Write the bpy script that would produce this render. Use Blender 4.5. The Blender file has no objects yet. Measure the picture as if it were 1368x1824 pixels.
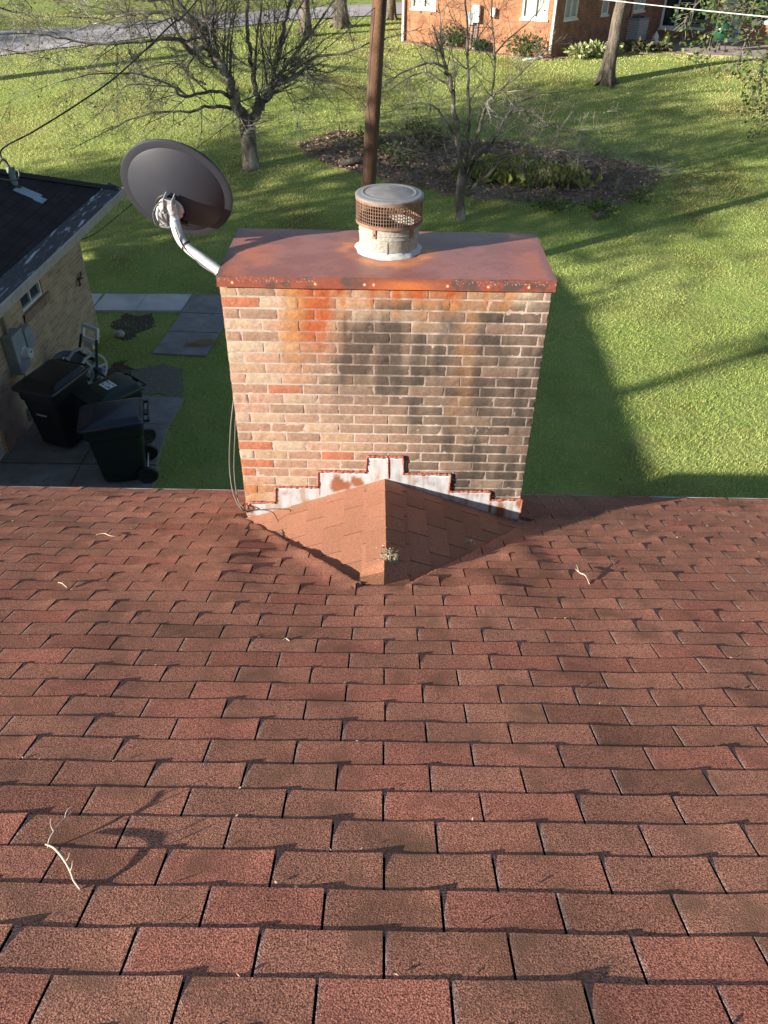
import bpy, math, random
import numpy as np
from mathutils import Vector, Matrix, noise as mnoise
R_ = math.radians
rng = random.Random(7)
nrg = np.random.default_rng(11)
SC = bpy.context.scene
COL = SC.collection

# ------------------------------------------------------------------ camera
CF, CTH, CROLL, CYAW, CH = 1376.2, .6637, .0176, -.0026, 6.7
cR = Vector((math.cos(CYAW), math.sin(CYAW), 0))
cFh = Vector((-math.sin(CYAW), math.cos(CYAW), 0))
cF = cFh*math.cos(CTH) + Vector((0, 0, -math.sin(CTH)))
cU = cFh*math.sin(CTH) + Vector((0, 0, math.cos(CTH)))
cRr = cR*math.cos(CROLL) + cU*math.sin(CROLL)
cUr = cU*math.cos(CROLL) - cR*math.sin(CROLL)
cam_d = bpy.data.cameras.new("camera"); cam = bpy.data.objects.new("camera", cam_d); COL.objects.link(cam)
mw = Matrix((cRr, cUr, -cF)).transposed().to_4x4(); mw.translation = Vector((0, 0, CH))
cam.matrix_world = mw
cam_d.sensor_fit = 'VERTICAL'; cam_d.sensor_height = 24; cam_d.lens = CF/1824*24
cam_d.clip_start = .05; cam_d.clip_end = 900
SC.camera = cam
# ------------------------------------------------------------------ light
SUN_DIR = Vector((2.95, 1.56, -1.0)).normalized()          # travel direction of sunlight
world = bpy.data.worlds.new("World"); SC.world = world; world.use_nodes = True
wn = world.node_tree.nodes; wl = world.node_tree.links
for n in list(wn): wn.remove(n)
sky = wn.new('ShaderNodeTexSky'); sky.sky_type = 'NISHITA'; sky.sun_disc = False
toSun = -SUN_DIR
sky.sun_elevation = math.asin(toSun.z); sky.sun_rotation = math.atan2(toSun.x, toSun.y)
sky.air_density = 1.0; sky.dust_density = .6; sky.ozone_density = 1.0
bg = wn.new('ShaderNodeBackground'); bg.inputs[1].default_value = .06
wo = wn.new('ShaderNodeOutputWorld'); wl.new(sky.outputs[0], bg.inputs[0]); wl.new(bg.outputs[0], wo.inputs[0])
sl = bpy.data.lights.new("sun", 'SUN'); sl.energy = 5.0; sl.angle = R_(.55); sl.color = (1, .90, .76)
so = bpy.data.objects.new("sun", sl); COL.objects.link(so)
so.rotation_euler = SUN_DIR.to_track_quat('-Z', 'Y').to_euler(); so.location = (-20, -10, 12)
SC.view_settings.view_transform = 'Standard'; SC.view_settings.look = 'None'
SC.view_settings.exposure = 1.4; SC.view_settings.gamma = 1
SC.render.engine = 'CYCLES'

# ------------------------------------------------------------------ helpers
def ray(px, py):
    return cF*CF + cRr*(px-684) - cUr*(py-912)
def at(px, py, Y):
    r = ray(px, py); return Vector((0, 0, CH)) + r*(Y/r.y)
def atz(px, py, z):
    r = ray(px, py); return Vector((0, 0, CH)) + r*((z-CH)/r.z)
ROOF0, ROOFS = CH-1.639, .4168
def roofz(y): return ROOF0 - ROOFS*y
def onroof(px, py, h=0.0):
    r = ray(px, py); t = -1.639/(r.z+ROOFS*r.y); p = Vector((0, 0, CH))+r*t; p.z += h; return p
def lse(t, k): 
    t = np.asarray(t, float); return np.logaddexp(0, t*k)/k
def ground(x, y):
    z = 0.155*(lse(np.asarray(y)-16.2, 2.0) - .8*lse(np.asarray(y)-33, 1.0))
    w = 1/(1+np.exp(-(np.asarray(x)-3.2)*2.0))          # level ground round the far house
    return z*(1-w)+np.minimum(z, 2.44)*w
def gz(x, y): return float(ground(x, y))

def tag(o, label=None, cat=None, group=None, kind=None):
    if label: o['label'] = label
    if cat: o['category'] = cat
    if group: o['group'] = group
    if kind: o['kind'] = kind
    return o
def thing(name, loc, label, cat, group=None, rz=0):
    e = bpy.data.objects.new(name, None); e.empty_display_size = .2; COL.objects.link(e)
    e.location = loc; e.rotation_euler = (0, 0, rz)
    return tag(e, label, cat, group)

class MB:
    """collects faces; build() links them as ONE mesh object"""
    def __init__(s): s.v = []; s.f = []; s.uv = []; s.c = []; s.hasuv = False; s.hasc = False
    def quad(s, a, b, c, d, uv=None, col=None):
        i = len(s.v); s.v += [tuple(a), tuple(b), tuple(c), tuple(d)]; s.f.append((i, i+1, i+2, i+3))
        s.uv.append(uv); s.c += [col]*4
        if uv: s.hasuv = True
        if col is not None: s.hasc = True
    def poly(s, pts, col=None):
        i = len(s.v); s.v += [tuple(p) for p in pts]; s.f.append(tuple(range(i, i+len(pts)))); s.uv.append(None); s.c += [col]*len(pts)
        if col is not None: s.hasc = True
    def verts(s, pts, faces, cols=None):
        i = len(s.v); s.v += [tuple(p) for p in pts]
        for f in faces: s.f.append(tuple(i+k for k in f)); s.uv.append(None)
        s.c += list(cols) if cols is not None else [None]*len(pts)
        if cols is not None: s.hasc = True
    def box(s, c, size, rz=0, col=None, M=None):
        x, y, z = size[0]/2, size[1]/2, size[2]/2
        pts = [Vector((a*x, b*y, d*z)) for d in (-1, 1) for b in (-1, 1) for a in (-1, 1)]
        m = M if M is not None else Matrix.Rotation(rz, 3, 'Z')
        pts = [m @ p + Vector(c) for p in pts]
        s.verts(pts, [(0, 2, 3, 1), (4, 5, 7, 6), (0, 1, 5, 4), (1, 3, 7, 5), (3, 2, 6, 7), (2, 0, 4, 6)], [col]*8 if col is not None else None)
    def tube(s, pts, rad, n=8, cap=True, col=None):
        pts = [Vector(p) for p in pts]
        if not hasattr(rad, '__len__'): rad = [rad]*len(pts)
        rings = []; ref = Vector((.13, .21, .97)).normalized()
        for i, p in enumerate(pts):
            d = (pts[min(i+1, len(pts)-1)] - pts[max(i-1, 0)])
            if d.length < 1e-9: d = Vector((0, 0, 1))
            d.normalize()
            if abs(d.dot(ref)) > .93: rf = Vector((1, .1, 0)).normalized()
            else: rf = ref
            a = d.cross(rf).normalized(); b = d.cross(a)
            if rings and rings[-1][1].dot(a) < 0 and False: pass
            rings.append(([p + (a*math.cos(2*math.pi*k/n)+b*math.sin(2*math.pi*k/n))*rad[i] for k in range(n)], a))
        vs = [q for r in rings for q in r[0]]; fs = []
        for i in range(len(pts)-1):
            for k in range(n):
                k2 = (k+1) % n; fs.append((i*n+k, i*n+k2, (i+1)*n+k2, (i+1)*n+k))
        if cap:
            fs.append(tuple(range(n))[::-1]); fs.append(tuple((len(pts)-1)*n+k for k in range(n)))
        s.verts(vs, fs, [col]*len(vs) if col is not None else None)
    def lathe(s, prof, c=(0, 0, 0), n=32, M=None, sx=1, sy=1, col=None):
        vs = []; m = M if M is not None else Matrix.Identity(3); c = Vector(c)
        for r, z in prof:
            for k in range(n):
                a = 2*math.pi*k/n; vs.append(m @ Vector((r*math.cos(a)*sx, r*math.sin(a)*sy, z)) + c)
        fs = []
        for i in range(len(prof)-1):
            for k in range(n):
                k2 = (k+1) % n; fs.append((i*n+k, i*n+k2, (i+1)*n+k2, (i+1)*n+k))
        s.verts(vs, fs, [col]*len(vs) if col is not None else None)
    def loft(s, rings, cap0=True, cap1=True, col=None):
        n = len(rings[0]); vs = [p for r in rings for p in r]; fs = []
        for i in range(len(rings)-1):
            for k in range(n):
                k2 = (k+1) % n; fs.append((i*n+k, i*n+k2, (i+1)*n+k2, (i+1)*n+k))
        if cap0: fs.append(tuple(range(n))[::-1])
        if cap1: fs.append(tuple((len(rings)-1)*n+k for k in range(n)))
        s.verts(vs, fs, [col]*len(vs) if col is not None else None)
    def build(s, name, mat, parent=None, smooth=False, bevel=0, local=False, auto=None):
        me = bpy.data.meshes.new(name); off = Vector((0, 0, 0))
        if parent is not None and not local:
            p = parent
            while p is not None: off += p.location; p = p.parent
        V = [(x-off.x, y-off.y, z-off.z) for x, y, z in s.v]
        me.from_pydata(V, [], s.f)
        if s.hasuv:
            ul = me.uv_layers.new(name='UVMap'); li = 0
            for f, uv in zip(s.f, s.uv):
                for k in range(len(f)):
                    if uv: ul.data[li].uv = uv[k]
                    li += 1
        if s.hasc:
            ca = me.color_attributes.new('Col', 'FLOAT_COLOR', 'POINT')
            arr = np.ones((len(s.v), 4), np.float32)
            for i, c in enumerate(s.c):
                if c is not None: arr[i, :3] = c
            ca.data.foreach_set('color', arr.ravel())
        me.materials.append(mat)
        if smooth: me.polygons.foreach_set('use_smooth', [True]*len(me.polygons))
        me.update()
        o = bpy.data.objects.new(name, me); COL.objects.link(o)
        if parent is not None: o.parent = parent
        if bevel:
            b = o.modifiers.new('bevel', 'BEVEL'); b.width = bevel; b.segments = 2; b.limit_method = 'ANGLE'; b.angle_limit = R_(40)
        if auto:
            try: me.set_sharp_from_angle(angle=R_(auto))
            except Exception: pass
        return o

def npmesh(name, V, F, mat, col=None, parent=None, smooth=False):
    """V (n,3), F (m,k) numpy -> object"""
    me = bpy.data.meshes.new(name); k = F.shape[1]
    me.vertices.add(len(V)); me.vertices.foreach_set('co', V.astype(np.float32).ravel())
    me.loops.add(F.size); me.loops.foreach_set('vertex_index', F.astype(np.int32).ravel())
    me.polygons.add(len(F)); me.polygons.foreach_set('loop_start', np.arange(0, F.size, k, dtype=np.int32))
    me.polygons.foreach_set('loop_total', np.full(len(F), k, np.int32))
    me.update(calc_edges=True)
    if col is not None:
        ca = me.color_attributes.new('Col', 'FLOAT_COLOR', 'POINT')
        a = np.ones((len(V), 4), np.float32); a[:, :3] = col; ca.data.foreach_set('color', a.ravel())
    if smooth: me.polygons.foreach_set('use_smooth', [True]*len(F))
    me.materials.append(mat); me.update()
    o = bpy.data.objects.new(name, me); COL.objects.link(o)
    if parent is not None:
        o.parent = parent
    return o

def mat(name, c1=(.5, .5, .5), c2=None, nscale=5, rough=.8, metal=0, bump=None, attr=False, c3=None, n3=1.0, spec=.4, ramp=(.35, .65),
        rvar=0, stretch=None, bump2=None, coat=0, t3=(.5, .7), trans=0, alpha=None):
    m = bpy.data.materials.new(name); m.use_nodes = True; nt = m.node_tree; N = nt.nodes; L = nt.links
    for n in list(N): N.remove(n)
    out = N.new('ShaderNodeOutputMaterial'); bs = N.new('ShaderNodeBsdfPrincipled'); L.new(bs.outputs[0], out.inputs[0])
    bs.inputs['Roughness'].default_value = rough; bs.inputs['Metallic'].default_value = metal
    bs.inputs['Specular IOR Level'].default_value = spec
    if coat: bs.inputs['Coat Weight'].default_value = coat
    tc = N.new('ShaderNodeTexCoord'); src = tc.outputs['Object']
    if stretch:
        mp = N.new('ShaderNodeMapping'); mp.inputs['Scale'].default_value = stretch; L.new(src, mp.inputs[0]); src2 = mp.outputs[0]
    else: src2 = src
    def noise(sc, det=4, r=.6, s=None):
        n = N.new('ShaderNodeTexNoise'); n.inputs['Scale'].default_value = sc; n.inputs['Detail'].default_value = det
        n.inputs['Roughness'].default_value = r; L.new(s or src2, n.inputs['Vector']); return n.outputs[0]
    def rmp(v, a, b):
        r = N.new('ShaderNodeMapRange'); r.inputs[1].default_value = a; r.inputs[2].default_value = b; r.clamp = True
        L.new(v, r.inputs[0]); return r.outputs[0]
    def mix(f, a, b, mode='MIX'):
        x = N.new('ShaderNodeMix'); x.data_type = 'RGBA'; x.blend_type = mode
        if isinstance(f, (int, float)): x.inputs[0].default_value = f
        else: L.new(f, x.inputs[0])
        for i, q in ((6, a), (7, b)):
            if isinstance(q, tuple): x.inputs[i].default_value = (*q, 1)
            else: L.new(q, x.inputs[i])
        return x.outputs[2]
    colr = c1
    if c2: colr = mix(rmp(noise(nscale), *ramp), c1, c2)
    if c3: colr = mix(rmp(noise(n3, 3), *t3), colr, c3)
    if attr:
        at_ = N.new('ShaderNodeVertexColor'); at_.layer_name = 'Col'
        colr = at_.outputs[0] if colr is None else mix(1.0, colr, at_.outputs[0], 'MULTIPLY')
    if isinstance(colr, tuple): bs.inputs['Base Color'].default_value = (*colr, 1)
    else: L.new(colr, bs.inputs['Base Color'])
    if rvar:
        v = rmp(noise(nscale*1.7), .3, .7); r = N.new('ShaderNodeMapRange'); r.inputs[3].default_value = rough-rvar; r.inputs[4].default_value = rough+rvar
        L.new(v, r.inputs[0]); L.new(r.outputs[0], bs.inputs['Roughness'])
    prev = None
    for b in (bump, bump2):
        if b:
            bn = N.new('ShaderNodeBump'); bn.inputs['Strength'].default_value = b[1]; bn.inputs['Distance'].default_value = b[2]
            L.new(noise(b[0], b[3] if len(b) > 3 else 3, .6, src), bn.inputs['Height'])
            if prev: L.new(prev, bn.inputs['Normal'])
            prev = bn.outputs[0]
    if prev: L.new(prev, bs.inputs['Normal'])
    if trans:
        tr = N.new('ShaderNodeBsdfTranslucent'); ms = N.new('ShaderNodeMixShader'); ms.inputs[0].default_value = trans
        L.new(colr, tr.inputs[0]); L.new(bs.outputs[0], ms.inputs[1]); L.new(tr.outputs[0], ms.inputs[2]); L.new(ms.outputs[0], out.inputs[0])
    return m

def brickmat(name, c1, c2, mortar, bw=.2, rh=.0677, ms=.010, off=.5, dist=.006, rough=.85, nz=(.7, 1.25), bumps=.6, ms_s=.1, bias=0.0, stain=None):
    m = bpy.data.materials.new(name); m.use_nodes = True; nt = m.node_tree; N = nt.nodes; L = nt.links
    bs = N['Principled BSDF']; bs.inputs['Roughness'].default_value = rough; bs.inputs['Specular IOR Level'].default_value = .25
    uv = N.new('ShaderNodeUVMap'); uv.uv_map = 'UVMap'
    b = N.new('ShaderNodeTexBrick'); b.inputs['Scale'].default_value = 1; b.inputs['Brick Width'].default_value = bw
    b.inputs['Row Height'].default_value = rh; b.inputs['Mortar Size'].default_value = ms/2; b.inputs['Mortar Smooth'].default_value = ms_s
    b.offset = off; b.inputs['Color1'].default_value = (*c1, 1); b.inputs['Color2'].default_value = (*c2, 1); b.inputs['Mortar'].default_value = (*mortar, 1)
    b.inputs['Bias'].default_value = bias
    nw = N.new('ShaderNodeTexNoise'); nw.inputs['Scale'].default_value = 7; nw.inputs['Detail'].default_value = 2
    mm = N.new('ShaderNodeVectorMath'); mm.operation = 'MULTIPLY_ADD'; mm.inputs[1].default_value = (.008, .008, 0)
    L.new(uv.outputs[0], nw.inputs['Vector']); L.new(nw.outputs['Color'], mm.inputs[0]); L.new(uv.outputs[0], mm.inputs[2]); L.new(mm.outputs[0], b.inputs['Vector'])
    n1 = N.new('ShaderNodeTexNoise'); n1.inputs['Scale'].default_value = 3.1; n1.inputs['Detail'].default_value = 6; L.new(uv.outputs[0], n1.inputs['Vector'])
    mr = N.new('ShaderNodeMapRange'); mr.inputs[1].default_value = .3; mr.inputs[2].default_value = .7; mr.inputs[3].default_value = nz[0]; mr.inputs[4].default_value = nz[1]
    L.new(n1.outputs[0], mr.inputs[0])
    x = N.new('ShaderNodeMix'); x.data_type = 'RGBA'; x.blend_type = 'MULTIPLY'; x.inputs[0].default_value = 1
    L.new(b.outputs[0], x.inputs[6]); L.new(mr.outputs[0], x.inputs[7]); L.new(x.outputs[2], bs.inputs['Base Color'])
    if stain:
        n3 = N.new('ShaderNodeTexNoise'); n3.inputs['Scale'].default_value = stain[1]; n3.inputs['Detail'].default_value = 5; L.new(uv.outputs[0], n3.inputs['Vector'])
        r3 = N.new('ShaderNodeMapRange'); r3.inputs[1].default_value = .5; r3.inputs[2].default_value = .68; L.new(n3.outputs[0], r3.inputs[0])
        y = N.new('ShaderNodeMix'); y.data_type = 'RGBA'; L.new(r3.outputs[0], y.inputs[0]); L.new(x.outputs[2], y.inputs[6]); y.inputs[7].default_value = (*stain[0], 1)
        L.new(y.outputs[2], bs.inputs['Base Color'])
    inv = N.new('ShaderNodeMath'); inv.operation = 'SUBTRACT'; inv.inputs[0].default_value = 1; L.new(b.outputs['Fac'], inv.inputs[1])
    n2 = N.new('ShaderNodeTexNoise'); n2.inputs['Scale'].default_value = 45; n2.inputs['Detail'].default_value = 5; L.new(uv.outputs[0], n2.inputs['Vector'])
    ad = N.new('ShaderNodeMath'); ad.operation = 'MULTIPLY_ADD'; ad.inputs[1].default_value = .35; L.new(n2.outputs[0], ad.inputs[0]); L.new(inv.outputs[0], ad.inputs[2])
    bp = N.new('ShaderNodeBump'); bp.inputs['Strength'].default_value = bumps; bp.inputs['Distance'].default_value = dist
    L.new(ad.outputs[0], bp.inputs['Height']); L.new(bp.outputs[0], bs.inputs['Normal'])
    return m

def glassmat(name, c=(.02, .03, .035), rough=.05):
    m = bpy.data.materials.new(name); m.use_nodes = True; b = m.node_tree.nodes['Principled BSDF']
    b.inputs['Base Color'].default_value = (*c, 1); b.inputs['Roughness'].default_value = rough; b.inputs['Specular IOR Level'].default_value = .8
    return m

def wall_holes(mb, P0, U, W, H, holes, reveal=.08, uv0=(0, 0)):
    """brick wall sheet from P0 along unit vector U (horizontal), W x H, rectangular openings (u0,v0,u1,v1), reveals going inward"""
    U = Vector(U).normalized(); Z = Vector((0, 0, 1)); Nn = U.cross(Z).normalized()     # outward normal
    P0 = Vector(P0)
    us = sorted({0, W, *[h[0] for h in holes], *[h[2] for h in holes]}); vs = sorted({0, H, *[h[1] for h in holes], *[h[3] for h in holes]})
    P = lambda u, v, d=0: P0 + U*u + Z*v - Nn*d
    for i in range(len(us)-1):
        for j in range(len(vs)-1):
            u0, u1, v0, v1 = us[i], us[i+1], vs[j], vs[j+1]; cu, cv = (u0+u1)/2, (v0+v1)/2
            if any(h[0] < cu < h[2] and h[1] < cv < h[3] for h in holes): continue
            mb.quad(P(u0, v0), P(u1, v0), P(u1, v1), P(u0, v1), uv=[(u0+uv0[0], v0+uv0[1]), (u1+uv0[0], v0+uv0[1]), (u1+uv0[0], v1+uv0[1]), (u0+uv0[0], v1+uv0[1])])
    for (u0, v0, u1, v1) in holes:
        r = reveal
        mb.quad(P(u0, v0), P(u0, v0, r), P(u1, v0, r), P(u1, v0), uv=[(u0, v0), (u0, v0+r), (u1, v0+r), (u1, v0)])
        mb.quad(P(u0, v1), P(u1, v1), P(u1, v1, r), P(u0, v1, r), uv=[(u0, v1), (u1, v1), (u1, v1+r), (u0, v1+r)])
        mb.quad(P(u0, v0), P(u0, v1), P(u0, v1, r), P(u0, v0, r), uv=[(u0, v0), (u0, v1), (u0+r, v1), (u0+r, v0)])
        mb.quad(P(u1, v0), P(u1, v0, r), P(u1, v1, r), P(u1, v1), uv=[(u1, v0), (u1+r, v0), (u1+r, v1), (u1, v1)])
    return P

# ------------------------------------------------------------------ materials
M_shingle = mat('shingle', (.38, .32, .32), (1.66, 1.62, 1.55), 215, rough=.92, ramp=(.40, .60), attr=True, bump=(230, 1.0, .0050, 3), bump2=(28, .35, .004, 3), spec=.2, c3=(.62, .66, .60), n3=5, t3=(.50, .72))
M_shingle2 = mat('cricket_shingle', (.62, .55, .50), (1.35, 1.3, 1.25), 170, rough=.92, ramp=(.34, .66), attr=True, bump=(190, .9, .0030, 3), spec=.2)
M_brick = mat('chimney_brick', (.62, .63, .64), (.84, .84, .84), 60, rough=.85, attr=True, bump=(22, .8, .006, 5), bump2=(160, .5, .0015, 3), spec=.25)
M_mortar = mat('mortar', (.54, .45, .40), (.42, .34, .30), 30, rough=.95, bump=(90, .6, .003, 4), spec=.15, c3=(.30, .17, .13), n3=6, t3=(.55, .75))
M_mortar_c = mat('stained_mortar', (.50, .41, .36), (.36, .29, .25), 30, rough=.95, attr=True, bump=(90, .6, .003, 4), spec=.15)
M_chase = mat('rusted_painted_metal', (1.08, 1.06, 1.08), (1.3, 1.26, 1.26), 55, rough=.42, attr=True, rvar=.08, bump=(8, .15, .004, 2), bump2=(300, .25, .0006, 2), spec=.6)
M_galv = mat('weathered_galvanised_metal', (.50, .50, .48), (.33, .32, .30), 14, rough=.62, metal=.25, bump=(40, .2, .001), c3=(.62, .62, .60), n3=28, t3=(.5, .62))
M_flash = mat('flashing_metal', (.60, .62, .66), (.50, .51, .53), 12, rough=.5, metal=.2, attr=True, bump=(9, .25, .004), spec=.5)
M_sealant = mat('rust_red_sealant', (.34, .12, .08), (.24, .075, .05), 40, rough=.6, bump=(60, .8, .004))
M_white_seal = mat('white_sealant', (.52, .53, .53), (.40, .41, .41), 20, rough=.7, bump=(70, .6, .003))
M_flue = mat('flue_metal', (.30, .29, .26), (.22, .205, .18), 45, rough=.85, metal=.05, bump=(90, .4, .0015), c3=(.37, .36, .32), n3=70, t3=(.48, .62))
M_rustmesh = mat('rusty_wire', (.17, .095, .065), (.24, .155, .115), 30, rough=.75, metal=.2)
M_cap = mat('cap_lid_metal', (.27, .265, .27), (.20, .195, .20), 10, rough=.5, metal=.3, c3=(.16, .12, .10), n3=7, t3=(.62, .8), rvar=.1)
M_dark_int = mat('flue_interior', (.02, .018, .016), rough=.9)
M_dish = mat('dark_grey_dish_paint', (.034, .038, .052), (.028, .032, .046), 3, rough=.5, metal=.1, spec=.6, bump=(600, .08, .0004))
M_steel = mat('galvanised_steel_tube', (.60, .61, .63), (.48, .49, .52), 20, rough=.42, metal=.4, bump=(200, .1, .0005))
M_cable = mat('black_cable', (.025, .025, .027), rough=.5)
M_gcable = mat('grey_cable', (.12, .11, .10), rough=.55)
M_wcable = mat('pale_cable', (.55, .55, .52), rough=.5)
M_twig = mat('dry_twig', (.55, .47, .38), (.35, .28, .22), 40, rough=.8, bump=(120, .5, .002))
M_lichen = mat('dried_fungus', (.46, .38, .26), (.24, .19, .12), 60, rough=.9, bump=(90, 1, .01), c3=(.14, .11, .07), n3=50, t3=(.56, .66))
M_whitepaint = mat('white_paint', (.72, .72, .70), (.62, .62, .60), 8, rough=.5, bump=(40, .1, .001))
M_trim = mat('beige_trim_paint', (.42, .38, .33), (.34, .30, .26), 8, rough=.55)
M_drip = mat('drip_edge_metal', (.55, .56, .56), (.4, .4, .4), 9, rough=.4, metal=.4)
M_gutter = mat('peeling_gutter', (.035, .036, .045), (.06, .06, .07), 10, rough=.7, c3=(.42, .43, .48), n3=4.0, t3=(.56, .68), bump=(60, .3, .003), stretch=(6, .55, 6))
M_darkroof = brickmat('dark_shingles', (.030, .022, .022), (.020, .016, .018), (.006, .006, .007), bw=.3, rh=.145, ms=.012, dist=.006, rough=.9, nz=(.7, 1.35), bumps=.5)
M_lbrick = brickmat('buff_brick', (.46, .335, .215), (.31, .215, .14), (.46, .39, .31), ms=.014, bias=-.1, dist=.008, nz=(.85, 1.15))
M_pinkbrick = brickmat('pink_brick', (.44, .31, .26), (.36, .25, .21), (.42, .36, .33), dist=.006)
M_bbrick = brickmat('orange_brick', (.36, .165, .085), (.28, .115, .06), (.32, .20, .14), bias=-.15, dist=.004)
M_rbrick = brickmat('red_house_brick', (.30, .13, .08), (.24, .10, .065), (.32, .26, .22), dist=.004)
M_soldier = brickmat('soldier_brick', (.34, .24, .17), (.26, .18, .13), (.34, .29, .24), bw=.0677, rh=.3, off=0)
M_glass = glassmat('window_glass')
M_curtain = mat('curtain', (.45, .45, .43), (.33, .33, .32), 9, rough=.9, stretch=(6, 6, .3))
M_interior = mat('dark_room', (.03, .03, .032), rough=.9)
M_bin = mat('black_plastic', (.018, .018, .020), (.026, .025, .026), 15, rough=.36, spec=.5, bump=(300, .1, .0005))
M_bing = mat('dark_green_plastic', (.010, .020, .015), (.014, .026, .02), 15, rough=.36, spec=.5, bump=(300, .1, .0005))
M_binb = mat('dark_blue_lid_plastic', (.012, .015, .030), (.016, .02, .034), 8, rough=.3, spec=.55)
M_label = mat('printed_label', (.70, .71, .72), (.66, .67, .69), 20, rough=.4)
M_ink = mat('label_print', (.08, .09, .12), rough=.5)
M_meter = mat('grey_meter_enamel', (.27, .30, .33), (.23, .26, .29), 6, rough=.45)
M_meterface = mat('meter_dial', (.60, .62, .64), (.5, .52, .54), 12, rough=.25)
M_reelp = mat('pale_grey_plastic', (.50, .52, .55), (.42, .44, .47), 9, rough=.4)
M_reeld = mat('dark_green_reel_plastic', (.022, .04, .04), (.03, .05, .05), 9, rough=.45)
M_hose = mat('hose', (.28, .31, .32), rough=.5)
M_olddish = mat('slate_dish_paint', (.10, .125, .15), (.085, .105, .13), 6, rough=.45)
M_concrete = mat('concrete', (.58, .57, .56), (.48, .475, .47), 3.0, rough=.9, bump=(60, .5, .004, 5), c3=(.22, .22, .21), n3=.7, t3=(.5, .75))
M_concrete_d = mat('aged_concrete', (.29, .28, .27), (.19, .185, .18), 2.3, rough=.95, bump=(50, .6, .005, 5), c3=(.18, .175, .16), n3=8, t3=(.56, .7))
M_gravel = mat('crushed_gravel', (.24, .22, .19), (.13, .12, .10), 35, rough=.95, bump=(45, 1, .03, 4))
M_dirt = mat('bare_soil', (.085, .06, .042), (.055, .042, .03), 6, rough=1, bump=(20, .9, .04, 5), c3=(.05, .07, .02), n3=3)
M_stone = mat('pale_stone', (.4, .38, .33), (.3, .28, .25), 14, rough=.8, bump=(20, .4, .01))
M_asphalt = mat('asphalt', (.36, .34, .36), (.29, .28, .30), 4, rough=.85, bump=(60, .4, .005), c3=(.42, .40, .40), n3=.5)
M_ground = mat('lawn_soil', (.21, .28, .075), (.28, .32, .10), 1.2, rough=1, bump=(9, 1, .05, 6), c3=(.17, .15, .05), n3=.35, t3=(.52, .72), spec=.1)
M_grass = mat('grass_blades', None, rough=.6, attr=True, spec=.25, trans=.4)
M_mulch = mat('mulch', (.33, .22, .165), (.21, .15, .11), 12, rough=1, bump=(14, .8, .05, 6), c3=(.17, .20, .08), n3=9, t3=(.52, .66))
M_chips = mat('litter', None, rough=.9, attr=True)
M_bark = mat('grey_bark', (.17, .15, .125), (.09, .08, .07), 9, rough=.95, bump=(30, .9, .02, 4), c3=(.36, .33, .28), n3=3, t3=(.5, .62), stretch=(1, 1, .35))
M_bark2 = mat('furrowed_bark', (.20, .165, .135), (.07, .06, .05), 16, rough=.95, bump=(22, 1, .05, 4), stretch=(1, 1, .16))
M_twigs = mat('tree_twigs', (.16, .145, .125), (.10, .09, .078), 6, rough=.9, c3=(.34, .32, .30), n3=1.3, t3=(.5, .66))
M_pole = mat('weathered_pole_wood', (.13, .078, .052), (.055, .036, .028), 12, rough=.9, bump=(26, 1, .012, 4), stretch=(1, 1, .05), c3=(.30, .13, .05), n3=1.5, t3=(.50, .7))
M_leaf = mat('leaves', None, rough=.55, attr=True, spec=.3, trans=.35)
M_wirefence = mat('green_wire', (.10, .20, .15), rough=.5)
M_wood = mat('rotting_wood', (.2, .17, .14), (.1, .085, .07), 14, rough=.95, bump=(30, .8, .02))
M_ac = mat('ac_casing', (.34, .36, .37), (.28, .30, .31), 5, rough=.5, metal=.2)
M_black = mat('black_metal', (.02, .02, .02), rough=.5)
M_grillg = mat('green_ceramic', (.015, .085, .045), (.012, .07, .04), 9, rough=.25, bump=(60, .3, .002), coat=.4)
M_yellow = mat('yellow_plastic', (.65, .55, .06), rough=.5)
M_patio = mat('patio_paving', (.36, .29, .26), (.28, .23, .2), 4, rough=.9, bump=(30, .3, .004))

def fbm(x, y, z=0, o=4, s=1.0):
    return mnoise.fractal(Vector((x*s, y*s, z*s)), .6, 2.0, o, noise_basis='PERLIN_ORIGINAL')
def sm(a, b, t):
    t = max(0, min(1, (t-a)/(b-a))); return t*t*(3-2*t)
def bumpf(c, w, t): return math.exp(-((t-c)/w)**2)
def lerp(a, b, t): return tuple(a[i]*(1-t)+b[i]*t for i in range(3))
def h2(a, b=0): 
    v = math.sin(a*127.1+b*311.7)*43758.5453; return v-math.floor(v)

# ------------------------------------------------------------------ ground
xs = np.concatenate([np.linspace(-160, -32, 22)[:-1], np.linspace(-32, 34, 111), np.linspace(34, 160, 22)[1:]])
ys = np.concatenate([np.linspace(-60, 2, 12)[:-1], np.linspace(2, 45, 101), np.linspace(45, 420, 40)[1:]])
X, Y = np.meshgrid(xs, ys); Z = ground(X, Y)
bz = 0.035*np.sin(X*.9+Y*.4)*np.sin(Y*.7-X*.3+1) * np.clip((Y-16)/4, 0, 1)
GV = np.stack([X, Y, Z+bz*0-.006], -1).reshape(-1, 3); nx, ny = len(xs), len(ys)
I = np.arange(nx*ny).reshape(ny, nx)
GF = np.stack([I[:-1, :-1], I[:-1, 1:], I[1:, 1:], I[1:, :-1]], -1).reshape(-1, 4)
tag(npmesh('lawn', GV, GF, M_ground, smooth=True), kind='structure')

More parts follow.
